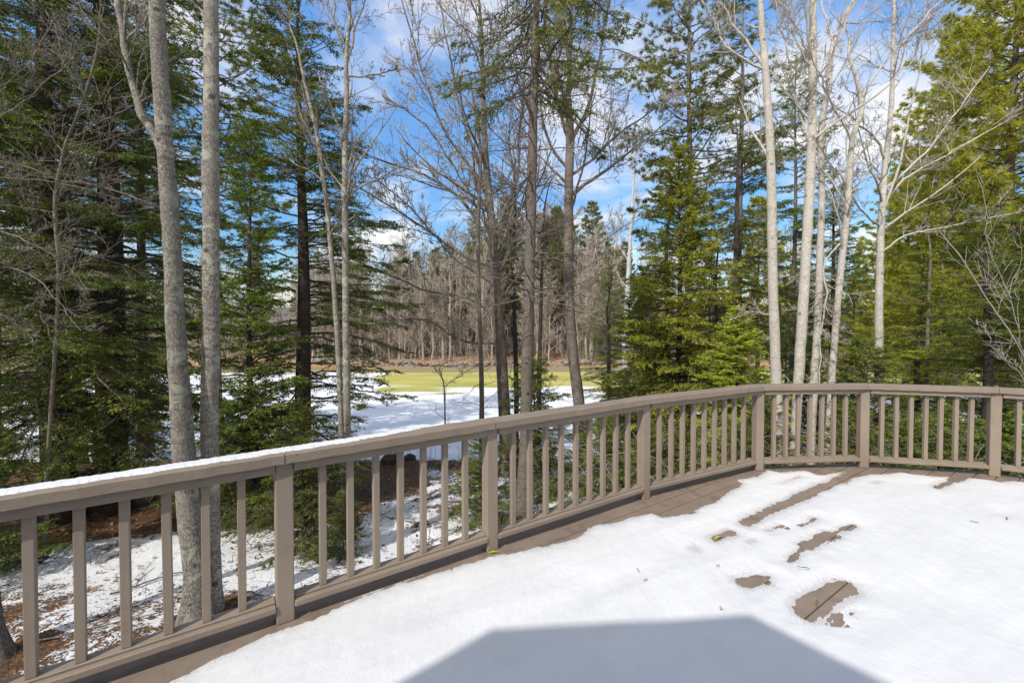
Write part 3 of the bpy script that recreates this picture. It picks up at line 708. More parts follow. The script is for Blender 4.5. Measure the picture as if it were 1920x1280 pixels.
def needles(mb, rng, A, D, S, ln, wd, n, spread=1.0, tilt=.5, fwd=.6):
    """n leaflets on each twig: A start (M,3), D vector along (M,3), S side unit (M,3)"""
    Mn = len(A); ii = np.repeat(np.arange(Mn), n); t = (np.tile(np.arange(n), Mn)+rng.random(Mn*n))/n
    b = A[ii]+D[ii]*t[:, None]; dd = nrm(D)[ii]; s = np.where(rng.random(Mn*n) < .5, -1., 1.)[:, None]*S[ii]
    up = np.cross(dd, S[ii]); d = nrm(dd*fwd+s*spread+up*rng.normal(size=(Mn*n, 1))*tilt)
    l = ln*rng.uniform(.6, 1.3, (Mn*n, 1))*(1.1-.5*t[:, None]); w_ = nrm(np.cross(d, up+rng.normal(size=d.shape)*.9))*wd*.5
    base = mb.n
    V = np.stack([b-w_*.6, b+d*l*.5+w_, b+d*l], 1); V[:, 1] += 0
    V = np.stack([b-w_, b+w_, b+d*l], 1).reshape(-1, 3)
    mb.add(V, t=np.arange(len(V)).reshape(-1, 3))
def conifer_mesh(name, seed, H, Rad, cb, nbr, needm, barkm, lean=0, droop=.28, sp2=.10, nl=.075, nw=.018, nper=.03, tert=False, elev=(-.05, .6), r0=.12, pw=.8, shape=None, tuft=False, dens=1.0, gap=.0, deadlow=0):
    rng = np.random.default_rng(seed)
    zt = np.linspace(0, H, 14); tp = np.stack([lean*zt*.02+.05*np.sin(zt*.5+seed), .04*np.cos(zt*.6), zt], -1); tr = r0*(1-zt/H*.93)
    fl = np.exp(-zt/.25)*.4; mbt = MB(); tubes(mbt, tp[None], (tr*(1+fl))[None], 12)
    u = (np.arange(nbr)+rng.random(nbr))/nbr; z = cb+(H-cb)*u**.95; z = np.minimum(z, H*.985); fr = (z-cb)/(H-cb)
    Ls = Rad*((1-fr)**pw)*(np.minimum(1, .72+fr*3))*rng.uniform(.55, 1.12, nbr)+.12
    if shape: Ls = Ls*shape(fr)
    az = rng.random(nbr)*2*math.pi if not tuft else (np.arange(nbr)*2.4+rng.random(nbr)*.9)
    if gap: 
        keep = vnoise(az*1.3, z*.9, seed) > gap; az, z, fr, Ls = az[keep], z[keep], fr[keep], Ls[keep]; nbr = len(z)
    e0 = elev[0]+(elev[1]-elev[0])*fr+rng.normal(size=nbr)*.10
    k = 7; s = np.linspace(0, 1, k); az_s = az[:, None]+rng.normal(size=(nbr, 1))*.25*s[None]**2
    rr = Ls[:, None]*s[None]; zz_ = z[:, None]+Ls[:, None]*(np.tan(e0)[:, None]*s[None]-droop*(1-fr*.7)[:, None]*s[None]**2+.06*s[None]**4)
    bx = np.interp(z, zt, tp[:, 0]); by = np.interp(z, zt, tp[:, 1])
    P = np.stack([bx[:, None]+rr*np.cos(az_s), by[:, None]+rr*np.sin(az_s), zz_], -1); P[:, 1:-1] += rng.normal(size=(nbr, k-2, 3))*.02*Ls[:, None, None]
    Rb = (.006+.009*Ls)[:, None]*(1-.85*s)[None]; mbb = MB(); tubes(mbb, P, Rb, 5)
    mbf = MB()
    n2 = np.maximum(3, (Ls/sp2*dens).astype(int)); ii = np.repeat(np.arange(nbr), n2); t = .10+.92*rng.random(len(ii))**.85; t = np.minimum(t, .99)
    p0, T = interp_path(P[ii], t); side = np.where(rng.random(len(ii)) < .5, -1., 1.)
    horiz = nrm(np.cross(T, np.array([0, 0, 1.])))*side[:, None]
    a = rng.uniform(.6, 1.15, len(ii)); d = T*np.cos(a)[:, None]+horiz*np.sin(a)[:, None]; d[:, 2] += rng.normal(size=len(ii))*.16-.10; d = nrm(d)
    l2 = (.10+.34*Ls[ii]*(1-t)**.8+.05)*rng.uniform(.5, 1.2, len(ii)); l2 = np.minimum(l2, .85)
    D = d*l2[:, None]; Q = np.stack([p0, p0+D*.5+np.array([0, 0, .01]), p0+D-np.array([0, 0, 1.])*l2[:, None]*.12], 1)
    tubes(mbb, Q, np.tile([[.004, .003, .0015]], (len(Q), 1)), 3)
    D = Q[:, -1]-Q[:, 0]; S = nrm(np.cross(nrm(D), np.array([0, 0, 1.])+rng.normal(size=D.shape)*.25))
    if tuft:
        m3 = 5; jj = np.repeat(np.arange(len(p0)), m3); tt = .25+.75*rng.random(len(jj)); b = p0[jj]+D[jj]*tt[:, None]
        dd = nrm(nrm(D)[jj]+rng.normal(size=(len(jj), 3))*.55+np.array([0, 0, .25])); nn = nper
        kk = np.repeat(np.arange(len(jj)), nn); dn = nrm(dd[kk]+rng.normal(size=(len(kk), 3))*.62); l = nl*rng.uniform(.7, 1.15, (len(kk), 1)); wv = nrm(np.cross(dn, rng.normal(size=dn.shape)))*nw*.5
        bb = b[kk]+dd[kk]*rng.uniform(0, .05, (len(kk), 1)); V = np.stack([bb-wv, bb+wv, bb+dn*l], 1).reshape(-1, 3); mbf.add(V, t=np.arange(len(V)).reshape(-1, 3))
    elif tert:
        m3 = 9; jj = np.repeat(np.arange(len(p0)), m3); tt = (np.tile(np.arange(m3), len(p0))+rng.random(len(jj)))/m3; b = p0[jj]+D[jj]*tt[:, None]
        sg = np.where(rng.random(len(jj)) < .5, -1., 1.)[:, None]; d3 = nrm(nrm(D)[jj]*.75+S[jj]*sg+rng.normal(size=(len(jj), 3))*.14-np.array([0, 0, .12]))
        l3 = (.05+.28*l2[jj]*(1-tt*.7))*rng.uniform(.6, 1.2, len(jj)); l3 = np.minimum(l3, .2); D3 = d3*l3[:, None]; S3 = nrm(np.cross(d3, np.array([0, 0, 1.])+rng.normal(size=d3.shape)*.4))
        needles(mbf, rng, b, D3, S3, nl, nw, int(nper), .9, .6, .6)
    else:
        nn = int(nper); needles(mbf, rng, p0, D, S, nl, nw, nn, .9, .8, .7)
        # branch tips
    tipA, tipT = interp_path(P, np.full(nbr, .8)); tD = P[:, -1]-tipA; tS = nrm(np.cross(nrm(tD), np.array([0, 0, 1.])))
    needles(mbf, rng, tipA, tD*1.1, tS, nl, nw, 10, .9, .4, .7)
    # leader
    la = np.array([[0, 0, 0.]])+tp[-1]-np.array([0, 0, .5]); needles(mbf, rng, np.repeat(la, 6, 0), np.repeat([[0, 0, .6]], 6, 0)+rng.normal(size=(6, 3))*.04, nrm(rng.normal(size=(6, 3))*np.array([1, 1, .1])), nl*1.2, nw, 12, .9, .5, .8)
    if deadlow:
        z_ = rng.uniform(.6, cb, deadlow); az = rng.random(deadlow)*6.28; l = rng.uniform(.4, 1.5, deadlow); s4 = np.linspace(0, 1, 6)
        Pd = np.stack([l[:, None]*s4*np.cos(az)[:, None], l[:, None]*s4*np.sin(az)[:, None], z_[:, None]+l[:, None]*(.1*s4-.2*s4**2)+rng.normal(size=(deadlow, 6))*.03], -1); Rd = np.tile(.011*(1-.75*s4)[None], (deadlow, 1))
        tubes(mbb, Pd, Rd, 4); p5, r5 = grow(rng, Pd, Rd, 6, .2, 1, .8, -.4, 0, 5, .2, .6, .4); tubes(mbb, p5, np.maximum(r5, .002), 3)
    V = np.concatenate([mbb.arr(), mbf.arr()]); tri = np.concatenate(mbf.t)+mbb.n
    trunk = bpy.data.meshes.new('x')
    to = mbt.obj('trunk', barkm, None, True); co = meshobj('crown', V, [(np.concatenate(mbb.q), 0, False), (tri, 1, False)], [M_twigd, needm])
    tm, cm = to.data, co.data; bpy.data.objects.remove(to); bpy.data.objects.remove(co)
    return dict(trunk=tm, crown=cm, H=H)
def place_conifer(kind, name, label, px, Y, height=None, rot=0., sxy=1.0, cat='tree', group=None, needm=None, X=None, dz=0):
    k = CON[kind]; s = (height/k['H']) if height else 1.0
    x_ = X if X is not None else (px-960)/F*Y
    root = empty(name, (x_, Y, float(G(x_, Y))-.05+dz)); root.rotation_euler = (0, 0, rot); root.scale = (s*sxy, s*sxy, s)
    for nm in ('trunk', 'crown'):
        o = bpy.data.objects.new(nm, k[nm]); link(o, root)
        if nm == 'crown' and needm is not None:
            o.material_slots[1].link = 'OBJECT'; o.material_slots[1].material = needm
    return tag(root, label, cat, group)
CON = {}
CON['hem1'] = conifer_mesh('hem1', 1, 15, 3.3, .9, 300, M_hem, M_dark, tert=True, nl=.055, nw=.024, nper=4, sp2=.08, droop=.34, r0=.27, pw=.5, gap=.40, deadlow=40)
CON['hem2'] = conifer_mesh('hem2', 2, 12, 2.5, 1.3, 250, M_hem, M_dark, tert=True, nl=.055, nw=.023, nper=4, sp2=.08, droop=.34, r0=.17, pw=.62, gap=.36, deadlow=14)
CON['fir'] = conifer_mesh('fir', 3, 8.5, 1.5, .8, 230, M_fir, M_dark, nl=.075, nw=.024, nper=14, sp2=.05, gap=.25, droop=.12, r0=.09, pw=.85, elev=(0, .7))
CON['spruce'] = conifer_mesh('spruce', 4, 10.5, 2.75, 1.2, 360, M_spr, M_dark, nl=.085, nw=.028, nper=15, sp2=.05, gap=.2, droop=.28, r0=.14, pw=.75, elev=(-.05, .6), deadlow=14)
CON['spruce_thin'] = conifer_mesh('spruce_thin', 5, 17, 2.7, 3, 220, M_spr, M_brown, nl=.10, nw=.03, nper=13, sp2=.06, droop=.25, r0=.17, pw=.5, elev=(-.1, .5), gap=.42, deadlow=26)
CON['pine'] = conifer_mesh('pine', 6, 20, 4.2, 3.5, 270, M_pin, M_brown, tuft=True, nl=.17, nw=.020, nper=12, sp2=.12, droop=-.05, r0=.25, pw=.6, elev=(.0, .6), dens=1.2)
CON['pine_thin'] = conifer_mesh('pine_thin', 7, 21, 3.6, 7.5, 115, M_pind, M_brown, tuft=True, nl=.17, nw=.018, nper=12, sp2=.13, droop=-.02, r0=.2, pw=.45, elev=(-.05, .55), gap=.2, deadlow=24)
CON['sapling'] = conifer_mesh('sapling', 8, 3.0, 1.25, .15, 110, M_fir, M_dark, nl=.06, nw=.02, nper=15, sp2=.04, droop=.18, r0=.03, pw=.8, elev=(0, .6))
CON['far_pine'] = conifer_mesh('far_pine', 9, 22, 3.8, 6, 130, M_pind, M_brown, tuft=True, nl=.42, nw=.09, nper=6, sp2=.28, droop=0, r0=.25, pw=.6, elev=(0, .5))
CON['far_fir'] = conifer_mesh('far_fir', 10, 15, 3.0, 2, 170, M_hem, M_dark, nl=.3, nw=.11, nper=9, sp2=.16, droop=.2, r0=.18, pw=.8)

HG = 'hemlocks in the dark stand left of the deck'
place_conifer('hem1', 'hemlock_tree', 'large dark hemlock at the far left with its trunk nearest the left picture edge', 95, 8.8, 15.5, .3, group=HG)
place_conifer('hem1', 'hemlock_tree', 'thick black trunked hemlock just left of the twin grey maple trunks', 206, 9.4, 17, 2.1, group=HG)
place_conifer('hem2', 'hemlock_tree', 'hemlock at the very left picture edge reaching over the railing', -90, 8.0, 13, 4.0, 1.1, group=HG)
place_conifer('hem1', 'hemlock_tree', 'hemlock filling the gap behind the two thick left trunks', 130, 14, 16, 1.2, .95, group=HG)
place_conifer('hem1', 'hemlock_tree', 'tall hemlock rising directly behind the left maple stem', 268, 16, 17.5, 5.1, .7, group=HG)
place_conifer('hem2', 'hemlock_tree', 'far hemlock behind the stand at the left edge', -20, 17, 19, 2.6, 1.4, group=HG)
place_conifer('pine_thin', 'pine_tree', 'tall open pine with sky showing between its boughs behind the twin maple', 400, 20, 25, .7, 1.15)
place_conifer('fir', 'fir_tree', 'narrow bright green fir just right of the twin maple trunks', 472, 9.0, 8.3, .4, 1.0)
place_conifer('hem2', 'hemlock_tree', 'broad hemlock with drooping boughs reaching right over the snow field', 567, 10.6, 12.6, 1.9, 1.25)
place_conifer('spruce', 'spruce_tree', 'yellow green spruce in front of a pale pine trunk right of centre', 1272, 12.5, 9.6, .9, 1.0)
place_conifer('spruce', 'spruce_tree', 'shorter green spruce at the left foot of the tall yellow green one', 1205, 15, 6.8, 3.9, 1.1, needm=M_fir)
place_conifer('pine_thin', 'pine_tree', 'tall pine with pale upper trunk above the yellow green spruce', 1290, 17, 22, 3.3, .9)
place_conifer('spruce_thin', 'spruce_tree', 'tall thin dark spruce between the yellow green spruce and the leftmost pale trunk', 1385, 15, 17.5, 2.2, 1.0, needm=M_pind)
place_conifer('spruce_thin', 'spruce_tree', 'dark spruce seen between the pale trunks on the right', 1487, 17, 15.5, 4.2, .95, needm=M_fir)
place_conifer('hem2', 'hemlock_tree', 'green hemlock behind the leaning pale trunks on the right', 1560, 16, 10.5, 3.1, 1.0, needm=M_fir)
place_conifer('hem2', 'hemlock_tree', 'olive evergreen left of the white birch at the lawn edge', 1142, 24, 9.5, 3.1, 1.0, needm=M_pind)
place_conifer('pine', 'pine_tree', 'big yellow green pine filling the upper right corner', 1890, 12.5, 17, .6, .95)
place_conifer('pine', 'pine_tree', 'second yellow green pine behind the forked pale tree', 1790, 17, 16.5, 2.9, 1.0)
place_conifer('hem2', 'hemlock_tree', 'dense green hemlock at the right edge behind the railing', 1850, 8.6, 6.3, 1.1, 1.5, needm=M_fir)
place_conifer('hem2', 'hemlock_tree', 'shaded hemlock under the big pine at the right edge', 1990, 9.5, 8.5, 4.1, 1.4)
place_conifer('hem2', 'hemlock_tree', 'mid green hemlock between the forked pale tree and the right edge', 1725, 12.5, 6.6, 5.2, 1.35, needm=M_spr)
place_conifer('spruce', 'spruce_tree', 'low yellow green spruce behind the leftmost pale trunk', 1385, 10.5, 4.7, 2.8, 1.35)
place_conifer('pine', 'pine_tree', 'third yellow green pine showing between the forked pale tree and the big corner pine', 1700, 22, 14.5, 4.4, 1.0)
MG = 'trees in the strip beyond the pale trunks'
for i, (px, Y_, k_, h_, lab, nm) in enumerate([(1330, 26, 'far_fir', 10, 'dark fir far behind the low spruce boughs', M_pind), (1420, 30, 'far_pine', 15, 'far pine just left of the leftmost pale trunk', M_pin), (1475, 28, 'far_fir', 9, 'far fir between the first two pale trunks', M_pind), (1600, 27, 'far_fir', 9, 'far fir right of the leaning pale trunk', M_pind), (1680, 32, 'far_pine', 13, 'far pine just right of the forked pale tree', M_pin), (1760, 30, 'far_fir', 11, 'far fir behind the tan trunk stub', M_pind), (1850, 28, 'far_pine', 15, 'far pine behind the dense hemlock at the right edge', M_pin), (1930, 30, 'far_fir', 12, 'far fir at the right picture edge', M_pind), (1230, 30, 'far_fir', 7, 'far fir to the right of the white birch', M_pind)]):
    place_conifer(k_, 'far_evergreen', lab, px, Y_, h_, i*1.3, 1.1, 'tree', MG, needm=nm)
SG = 'low evergreen saplings below the railing'
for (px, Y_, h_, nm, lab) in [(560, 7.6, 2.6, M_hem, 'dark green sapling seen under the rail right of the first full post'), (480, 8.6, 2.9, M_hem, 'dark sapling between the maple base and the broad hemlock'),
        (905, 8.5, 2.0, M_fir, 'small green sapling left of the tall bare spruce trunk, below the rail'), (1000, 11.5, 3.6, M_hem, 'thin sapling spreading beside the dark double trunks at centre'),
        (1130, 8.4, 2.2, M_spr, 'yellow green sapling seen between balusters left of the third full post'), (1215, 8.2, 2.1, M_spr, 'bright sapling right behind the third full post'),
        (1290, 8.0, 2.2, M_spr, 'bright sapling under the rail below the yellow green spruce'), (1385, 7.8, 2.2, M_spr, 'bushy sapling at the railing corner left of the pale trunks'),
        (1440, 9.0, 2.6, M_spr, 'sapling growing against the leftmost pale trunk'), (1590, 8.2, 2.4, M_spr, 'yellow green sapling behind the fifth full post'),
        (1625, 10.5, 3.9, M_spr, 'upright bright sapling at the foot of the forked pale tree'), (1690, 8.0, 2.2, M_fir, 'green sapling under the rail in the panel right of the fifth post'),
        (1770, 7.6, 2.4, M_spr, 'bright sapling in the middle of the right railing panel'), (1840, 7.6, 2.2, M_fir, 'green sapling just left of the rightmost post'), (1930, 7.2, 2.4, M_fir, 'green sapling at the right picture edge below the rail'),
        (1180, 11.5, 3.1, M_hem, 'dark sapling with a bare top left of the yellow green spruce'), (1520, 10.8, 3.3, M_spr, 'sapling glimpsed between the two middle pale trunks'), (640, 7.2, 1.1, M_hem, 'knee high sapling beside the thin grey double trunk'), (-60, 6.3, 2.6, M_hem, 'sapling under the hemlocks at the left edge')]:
    nm = M_spr2 if nm is M_spr else nm
    place_conifer('sapling', 'evergreen_sapling', lab, px, Y_, h_, (px*.37) % 6.28, 1.0, 'sapling', SG, needm=nm)

# ---------------------------------------------------------------- bare trees traced one by one
bare_tree('maple_tree', 'grey lichened maple stem with a fork high on its left, left of the twin pair', 5.25, [(366, 1172, 60), (370, 1100, 51), (356, 970, 49), (343, 815, 43), (334, 690, 40), (326, 540, 38), (319, 400, 36), (309, 270, 34), (301, 150, 34), (295, 0, 34)],
          limbs=[[(296, 282, 24), (268, 215, 22), (240, 110, 19), (222, 30, 18), (212, -40, 17)]], seed=11, auto=(5, .66, .98, .9, 2.0), lev=(5, 5, 2), top=1.5)
bare_tree('maple_tree', 'straight grey lichened maple stem, right of the twin pair beside the first full post', 5.5, [(398, 1146, 34), (400, 1080, 30), (397, 960, 34), (393, 812, 36), (395, 660, 36), (395, 480, 34), (395, 300, 33), (396, 120, 30), (396, 0, 28)],
          limbs=[[(382, 28, 8), (360, 5, 7), (345, -20, 6)]], seed=12, auto=(5, .66, .98, .9, 2.0), lev=(5, 5, 2), top=1.5)
bare_tree('maple_tree', 'brown trunk cut by the lower left picture corner', 4.6, [(5, 1255, 60), (-14, 1180, 50), (-28, 1050, 45), (-35, 900, 42), (-40, 600, 38), (-60, 100, 34)], seed=13, bark=M_brown, auto=(0, .5, 1, 1, 1), top=1.3, flare=1.25)
bare_tree('young_tree', 'thin crooked bare tree with tan twigs in front of the left hemlocks', 7.2, [(88, 900, 9), (96, 760, 9), (106, 620, 9), (110, 500, 8.5), (104, 370, 9), (118, 290, 7), (160, 175, 5), (182, 90, 4), (188, 20, 3)],
          limbs=[[(132, 262, 4.5), (195, 225, 4), (250, 198, 3)], [(104, 330, 4.5), (40, 310, 4), (-10, 300, 3)], [(110, 335, 4), (190, 350, 3), (290, 385, 2.2)], [(118, 290, 4), (60, 225, 3), (0, 200, 2.4)], [(104, 400, 4), (50, 390, 3), (-20, 380, 2)], [(160, 180, 4), (120, 120, 3.4), (100, 40, 3)], [(182, 90, 4), (240, 50, 3.2), (300, 20, 3)]],
          seed=14, bark=M_tan, twigm=M_twig, auto=(22, .3, .98, 1.2, 1.9), lev=(6, 5, 2), top=1.1, flare=1.2)
bare_tree('young_tree', 'slim grey birch with speckled bark, straight stem of the pair left of centre', 8.5, [(655, 988, 17), (652, 860, 14), (650, 700, 14), (648, 560, 13), (647, 420, 12), (647, 300, 11), (649, 200, 10), (650, 100, 8), (655, 0, 6)],
          limbs=[[(651, 130, 5), (665, 60, 5), (690, -10, 4)], [(650, 150, 4.5), (700, 140, 4), (748, 128, 3)], [(648, 300, 4), (625, 210, 4), (600, 140, 3)], [(650, 120, 4), (632, 50, 4), (622, -20, 4)]], seed=15, bark=M_maple, auto=(12, .45, .98, .85, 2.0), lev=(6, 6, 3), top=1.2, flare=1.3)
bare_tree('young_tree', 'leaning grey birch stem that bends left away from its straight neighbour', 8.7, [(648, 985, 11), (642, 850, 11), (636, 700, 11), (628, 560, 10), (618, 440, 9), (606, 330, 8), (590, 230, 7), (570, 150, 6), (555, 80, 4)],
          limbs=[[(618, 440, 3.6), (650, 380, 3.2), (668, 330, 3)]], seed=16, auto=(12, .45, .98, .8, 1.8), lev=(6, 6, 3), top=1.1, flare=1.2)
bare_tree('spruce_tree', 'tall straight trunk at centre with dead bare boughs and green only at its top', 8.6, [(978, 975, 27), (984, 860, 23), (988, 720, 22), (992, 560, 21), (995, 420, 20), (998, 300, 18), (1001, 180, 16), (1004, 60, 13), (1006, 0, 12)],
          seed=17, bark=M_brown, twigm=M_twigd, auto=(0, .5, 1, 1, 1), dead=(64, 2.0, 7.8, 2.2), lev=(7, 6, 0), top=1.5, flare=1.5)
bare_tree('maple_tree', 'dark trunked bare tree left of the tall centre trunk, fanning pale branches to the left', 12.8, [(950, 872, 26), (945, 760, 23), (938, 640, 20), (930, 540, 19), (925, 450, 18), (916, 360, 14), (908, 250, 11), (905, 150, 8), (903, 60, 6)],
          limbs=[[(922, 400, 8), (895, 300, 7), (862, 200, 5), (840, 90, 4)], [(928, 480, 7), (880, 390, 6), (800, 330, 5), (740, 310, 4)], [(930, 500, 7), (870, 480, 6), (800, 430, 4), (720, 380, 3.6)], [(918, 360, 7), (850, 270, 5), (800, 160, 4), (770, 60, 3.6)], [(928, 460, 5), (860, 330, 4), (780, 220, 3.4), (720, 180, 2.6)], [(932, 540, 5), (860, 490, 4), (780, 400, 3.2), (700, 330, 2.4)], [(938, 640, 5), (870, 640, 4), (800, 600, 3), (730, 600, 2.4)], [(935, 570, 5), (985, 500, 4), (1040, 430, 3)],
                 [(925, 440, 7), (965, 350, 5), (975, 240, 4), (985, 130, 3.6)], [(935, 600, 6), (880, 560, 5), (800, 545, 4), (740, 520, 3.6)]], seed=18, bark=M_brown, twigm=M_twigp, auto=(26, .35, .98, .85, 3.4), lev=(7, 7, 4), top=1.2, upb=.13, twr=2.3)
bare_tree('maple_tree', 'bare tree right of centre with a forked top and one long limb reaching right', 13.6, [(1094, 860, 25), (1086, 760, 22), (1074, 660, 20), (1067, 540, 18), (1066, 420, 18), (1067, 330, 16), (1069, 265, 17), (1066, 180, 10), (1070, 90, 8), (1072, 0, 6)],
          limbs=[[(1072, 262, 10), (1100, 210, 8), (1118, 130, 6), (1135, 40, 5)], [(1066, 270, 10), (1045, 190, 7), (1030, 90, 6), (1020, 0, 5)], [(1070, 370, 9), (1105, 340, 8), (1150, 310, 6), (1200, 270, 4)], [(1066, 330, 7), (1110, 300, 6), (1160, 250, 5), (1190, 230, 4)],
                 [(1062, 320, 8), (1030, 270, 6), (1010, 180, 5), (1000, 80, 4)], [(1066, 470, 8), (1030, 420, 6), (1000, 400, 4)]], seed=19, bark=M_brown, twigm=M_twigp, auto=(22, .38, .98, .85, 3.4), lev=(7, 7, 4), top=1.2, upb=.12, twr=2.3)
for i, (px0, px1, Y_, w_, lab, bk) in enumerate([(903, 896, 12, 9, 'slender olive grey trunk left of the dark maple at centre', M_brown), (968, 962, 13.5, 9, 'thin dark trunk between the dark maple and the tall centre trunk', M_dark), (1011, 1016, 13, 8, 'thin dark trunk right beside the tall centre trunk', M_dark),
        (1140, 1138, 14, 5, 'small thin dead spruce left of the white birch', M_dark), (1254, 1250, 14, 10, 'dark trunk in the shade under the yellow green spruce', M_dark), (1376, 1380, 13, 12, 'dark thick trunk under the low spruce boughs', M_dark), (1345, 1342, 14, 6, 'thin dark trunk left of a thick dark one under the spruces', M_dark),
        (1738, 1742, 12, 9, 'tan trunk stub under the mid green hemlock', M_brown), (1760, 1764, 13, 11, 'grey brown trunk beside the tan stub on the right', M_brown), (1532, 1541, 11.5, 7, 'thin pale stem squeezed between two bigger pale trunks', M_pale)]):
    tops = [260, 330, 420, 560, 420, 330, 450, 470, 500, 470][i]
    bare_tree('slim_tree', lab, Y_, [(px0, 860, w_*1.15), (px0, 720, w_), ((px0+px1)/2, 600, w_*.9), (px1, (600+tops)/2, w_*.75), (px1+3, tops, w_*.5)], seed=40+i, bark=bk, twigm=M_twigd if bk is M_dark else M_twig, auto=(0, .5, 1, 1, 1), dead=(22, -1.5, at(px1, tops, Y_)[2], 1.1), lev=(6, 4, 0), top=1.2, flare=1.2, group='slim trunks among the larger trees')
bare_tree('birch_tree', 'bright white birch trunk standing at the lawn edge', 33, [(1172, 738, 10), (1172, 700, 10), (1172, 620, 11), (1176, 560, 10), (1180, 480, 7), (1186, 380, 5), (1188, 300, 3)], limbs=[[(1173, 600, 4), (1200, 540, 3), (1216, 480, 2.4)]], seed=31, bark=M_birch, twigm=M_farb, auto=(14, .4, .98, .6, 3.5), lev=(5, 5, 2), top=1.1, twr=3)
PG = 'pale grey trunks behind the right end of the railing'
bare_tree('pale_tree', 'leftmost pale grey trunk on the right, straight with a fork near the top left', 9, [(1461, 880, 23), (1457, 760, 22), (1452, 620, 20), (1448, 480, 19), (1446, 330, 18), (1441, 220, 16), (1434, 120, 14), (1427, 30, 12), (1424, -20, 10)],
          limbs=[[(1434, 135, 7), (1405, 118, 6), (1370, 95, 5), (1338, 40, 4)], [(1434, 130, 7), (1402, 80, 6), (1370, 40, 5), (1350, 0, 4)], [(1436, 590, 4), (1405, 585, 4), (1370, 600, 3)]], seed=21, bark=M_pale, twigm=M_twigp, auto=(9, .5, .98, .8, 2.2), lev=(6, 6, 3), top=1.3, group=PG, flare=1.2, twr=1.5)
bare_tree('pale_tree', 'second pale trunk from the left, leaning right with greenish lichen bands', 9.3, [(1488, 880, 20), (1494, 760, 20), (1503, 620, 21), (1511, 480, 20), (1519, 340, 19), (1523, 220, 17), (1524, 100, 15), (1525, 0, 13)],
          limbs=[[(1514, 275, 6), (1500, 215, 5), (1485, 145, 4)], [(1522, 120, 6), (1500, 95, 5), (1490, 40, 4)], [(1520, 160, 6), (1545, 130, 5), (1570, 80, 4), (1600, 10, 4)]], seed=22, bark=M_pale, twigm=M_twigp, auto=(10, .5, .98, .8, 2.2), lev=(6, 6, 3), top=1.3, group=PG, flare=1.2, twr=1.5)
bare_tree('pale_tree', 'third pale trunk, straight below and curving right at the top', 9.8, [(1519, 880, 17), (1525, 740, 17), (1533, 600, 15), (1538, 470, 14), (1541, 340, 13), (1540, 240, 13), (1553, 160, 12), (1563, 80, 10), (1590, 20, 8), (1620, -30, 6)],
          limbs=[[(1561, 85, 5), (1548, 40, 5), (1535, -10, 4)], [(1552, 150, 5), (1530, 140, 4), (1510, 90, 3.6)]], seed=23, bark=M_pale, twigm=M_twigp, auto=(10, .5, .98, .8, 2.2), lev=(6, 6, 3), top=1.15, group=PG, flare=1.2, twr=1.5)
bare_tree('pale_tree', 'leaning slim pale trunk, fourth from the left, kinked at its crown', 9.5, [(1551, 880, 14), (1556, 760, 14), (1565, 640, 14), (1575, 520, 14), (1588, 400, 13), (1594, 310, 12), (1600, 255, 11), (1616, 205, 11), (1606, 150, 8), (1592, 105, 6)],
          limbs=[[(1612, 190, 6), (1640, 140, 5), (1680, 95, 5), (1730, 40, 4)], [(1590, 262, 6), (1572, 215, 5), (1560, 190, 4)], [(1578, 450, 4), (1552, 480, 4), (1546, 560, 4)]], seed=24, bark=M_pale, twigm=M_twigp, auto=(10, .5, .98, .8, 1.8), lev=(6, 6, 3), top=1.1, group=PG, flare=1.2, twr=1.5)
bare_tree('pale_tree', 'forked pale tree further right with long limbs spreading towards the pines', 10.8, [(1646, 880, 19), (1648, 700, 18), (1648, 600, 17), (1650, 480, 15), (1654, 390, 14), (1660, 310, 12), (1669, 230, 11), (1674, 130, 9), (1676, 40, 7)],
          limbs=[[(1655, 362, 8), (1700, 320, 7), (1750, 270, 5), (1790, 215, 4)], [(1657, 395, 7), (1685, 345, 6), (1740, 310, 5), (1820, 265, 4)], [(1662, 300, 7), (1640, 255, 6), (1615, 235, 4)], [(1650, 470, 6), (1700, 440, 5), (1750, 430, 4)], [(1665, 395, 7), (1688, 300, 6), (1710, 190, 5), (1730, 80, 4)], [(1650, 430, 5), (1620, 400, 4.5), (1600, 370, 3.6)]],
          seed=25, bark=M_pale, twigm=M_twigp, auto=(12, .42, .98, .85, 2.6), lev=(7, 6, 4), top=1.2, group=PG, flare=1.2, twr=1.5)
bare_tree('young_tree', 'pale slanting bare sapling limbs in front of the right hand pines', 7.5, [(1990, 900, 5), (1960, 780, 4.6), (1910, 650, 4), (1850, 560, 3.2), (1800, 480, 2.6), (1755, 420, 2)],
          limbs=[[(1955, 760, 3.4), (1905, 690, 3), (1870, 660, 2.6), (1848, 610, 2)], [(1925, 690, 3), (1890, 560, 2.6), (1858, 450, 2.2), (1838, 330, 1.8)]], seed=26, bark=M_twigp, twigm=M_twigp, auto=(8, .3, .98, .9, 1.0), lev=(4, 3, 0), top=1.05, flare=1.1)
bare_tree('young_tree', 'tiny bare sapling standing alone in the snow field', 11.0, [(833, 880, 3.2), (834, 760, 3.2), (832, 720, 2.8), (826, 685, 2.2)], limbs=[[(833, 725, 2), (870, 700, 1.6), (900, 680, 1.2)], [(830, 705, 1.8), (815, 690, 1.4), (808, 680, 1)]], seed=27, bark=M_twigd, twigm=M_twigd, auto=(6, .4, .95, .9, .8), lev=(3, 0, 0) if False else (3, 2, 0), top=1.05, flare=1.1)

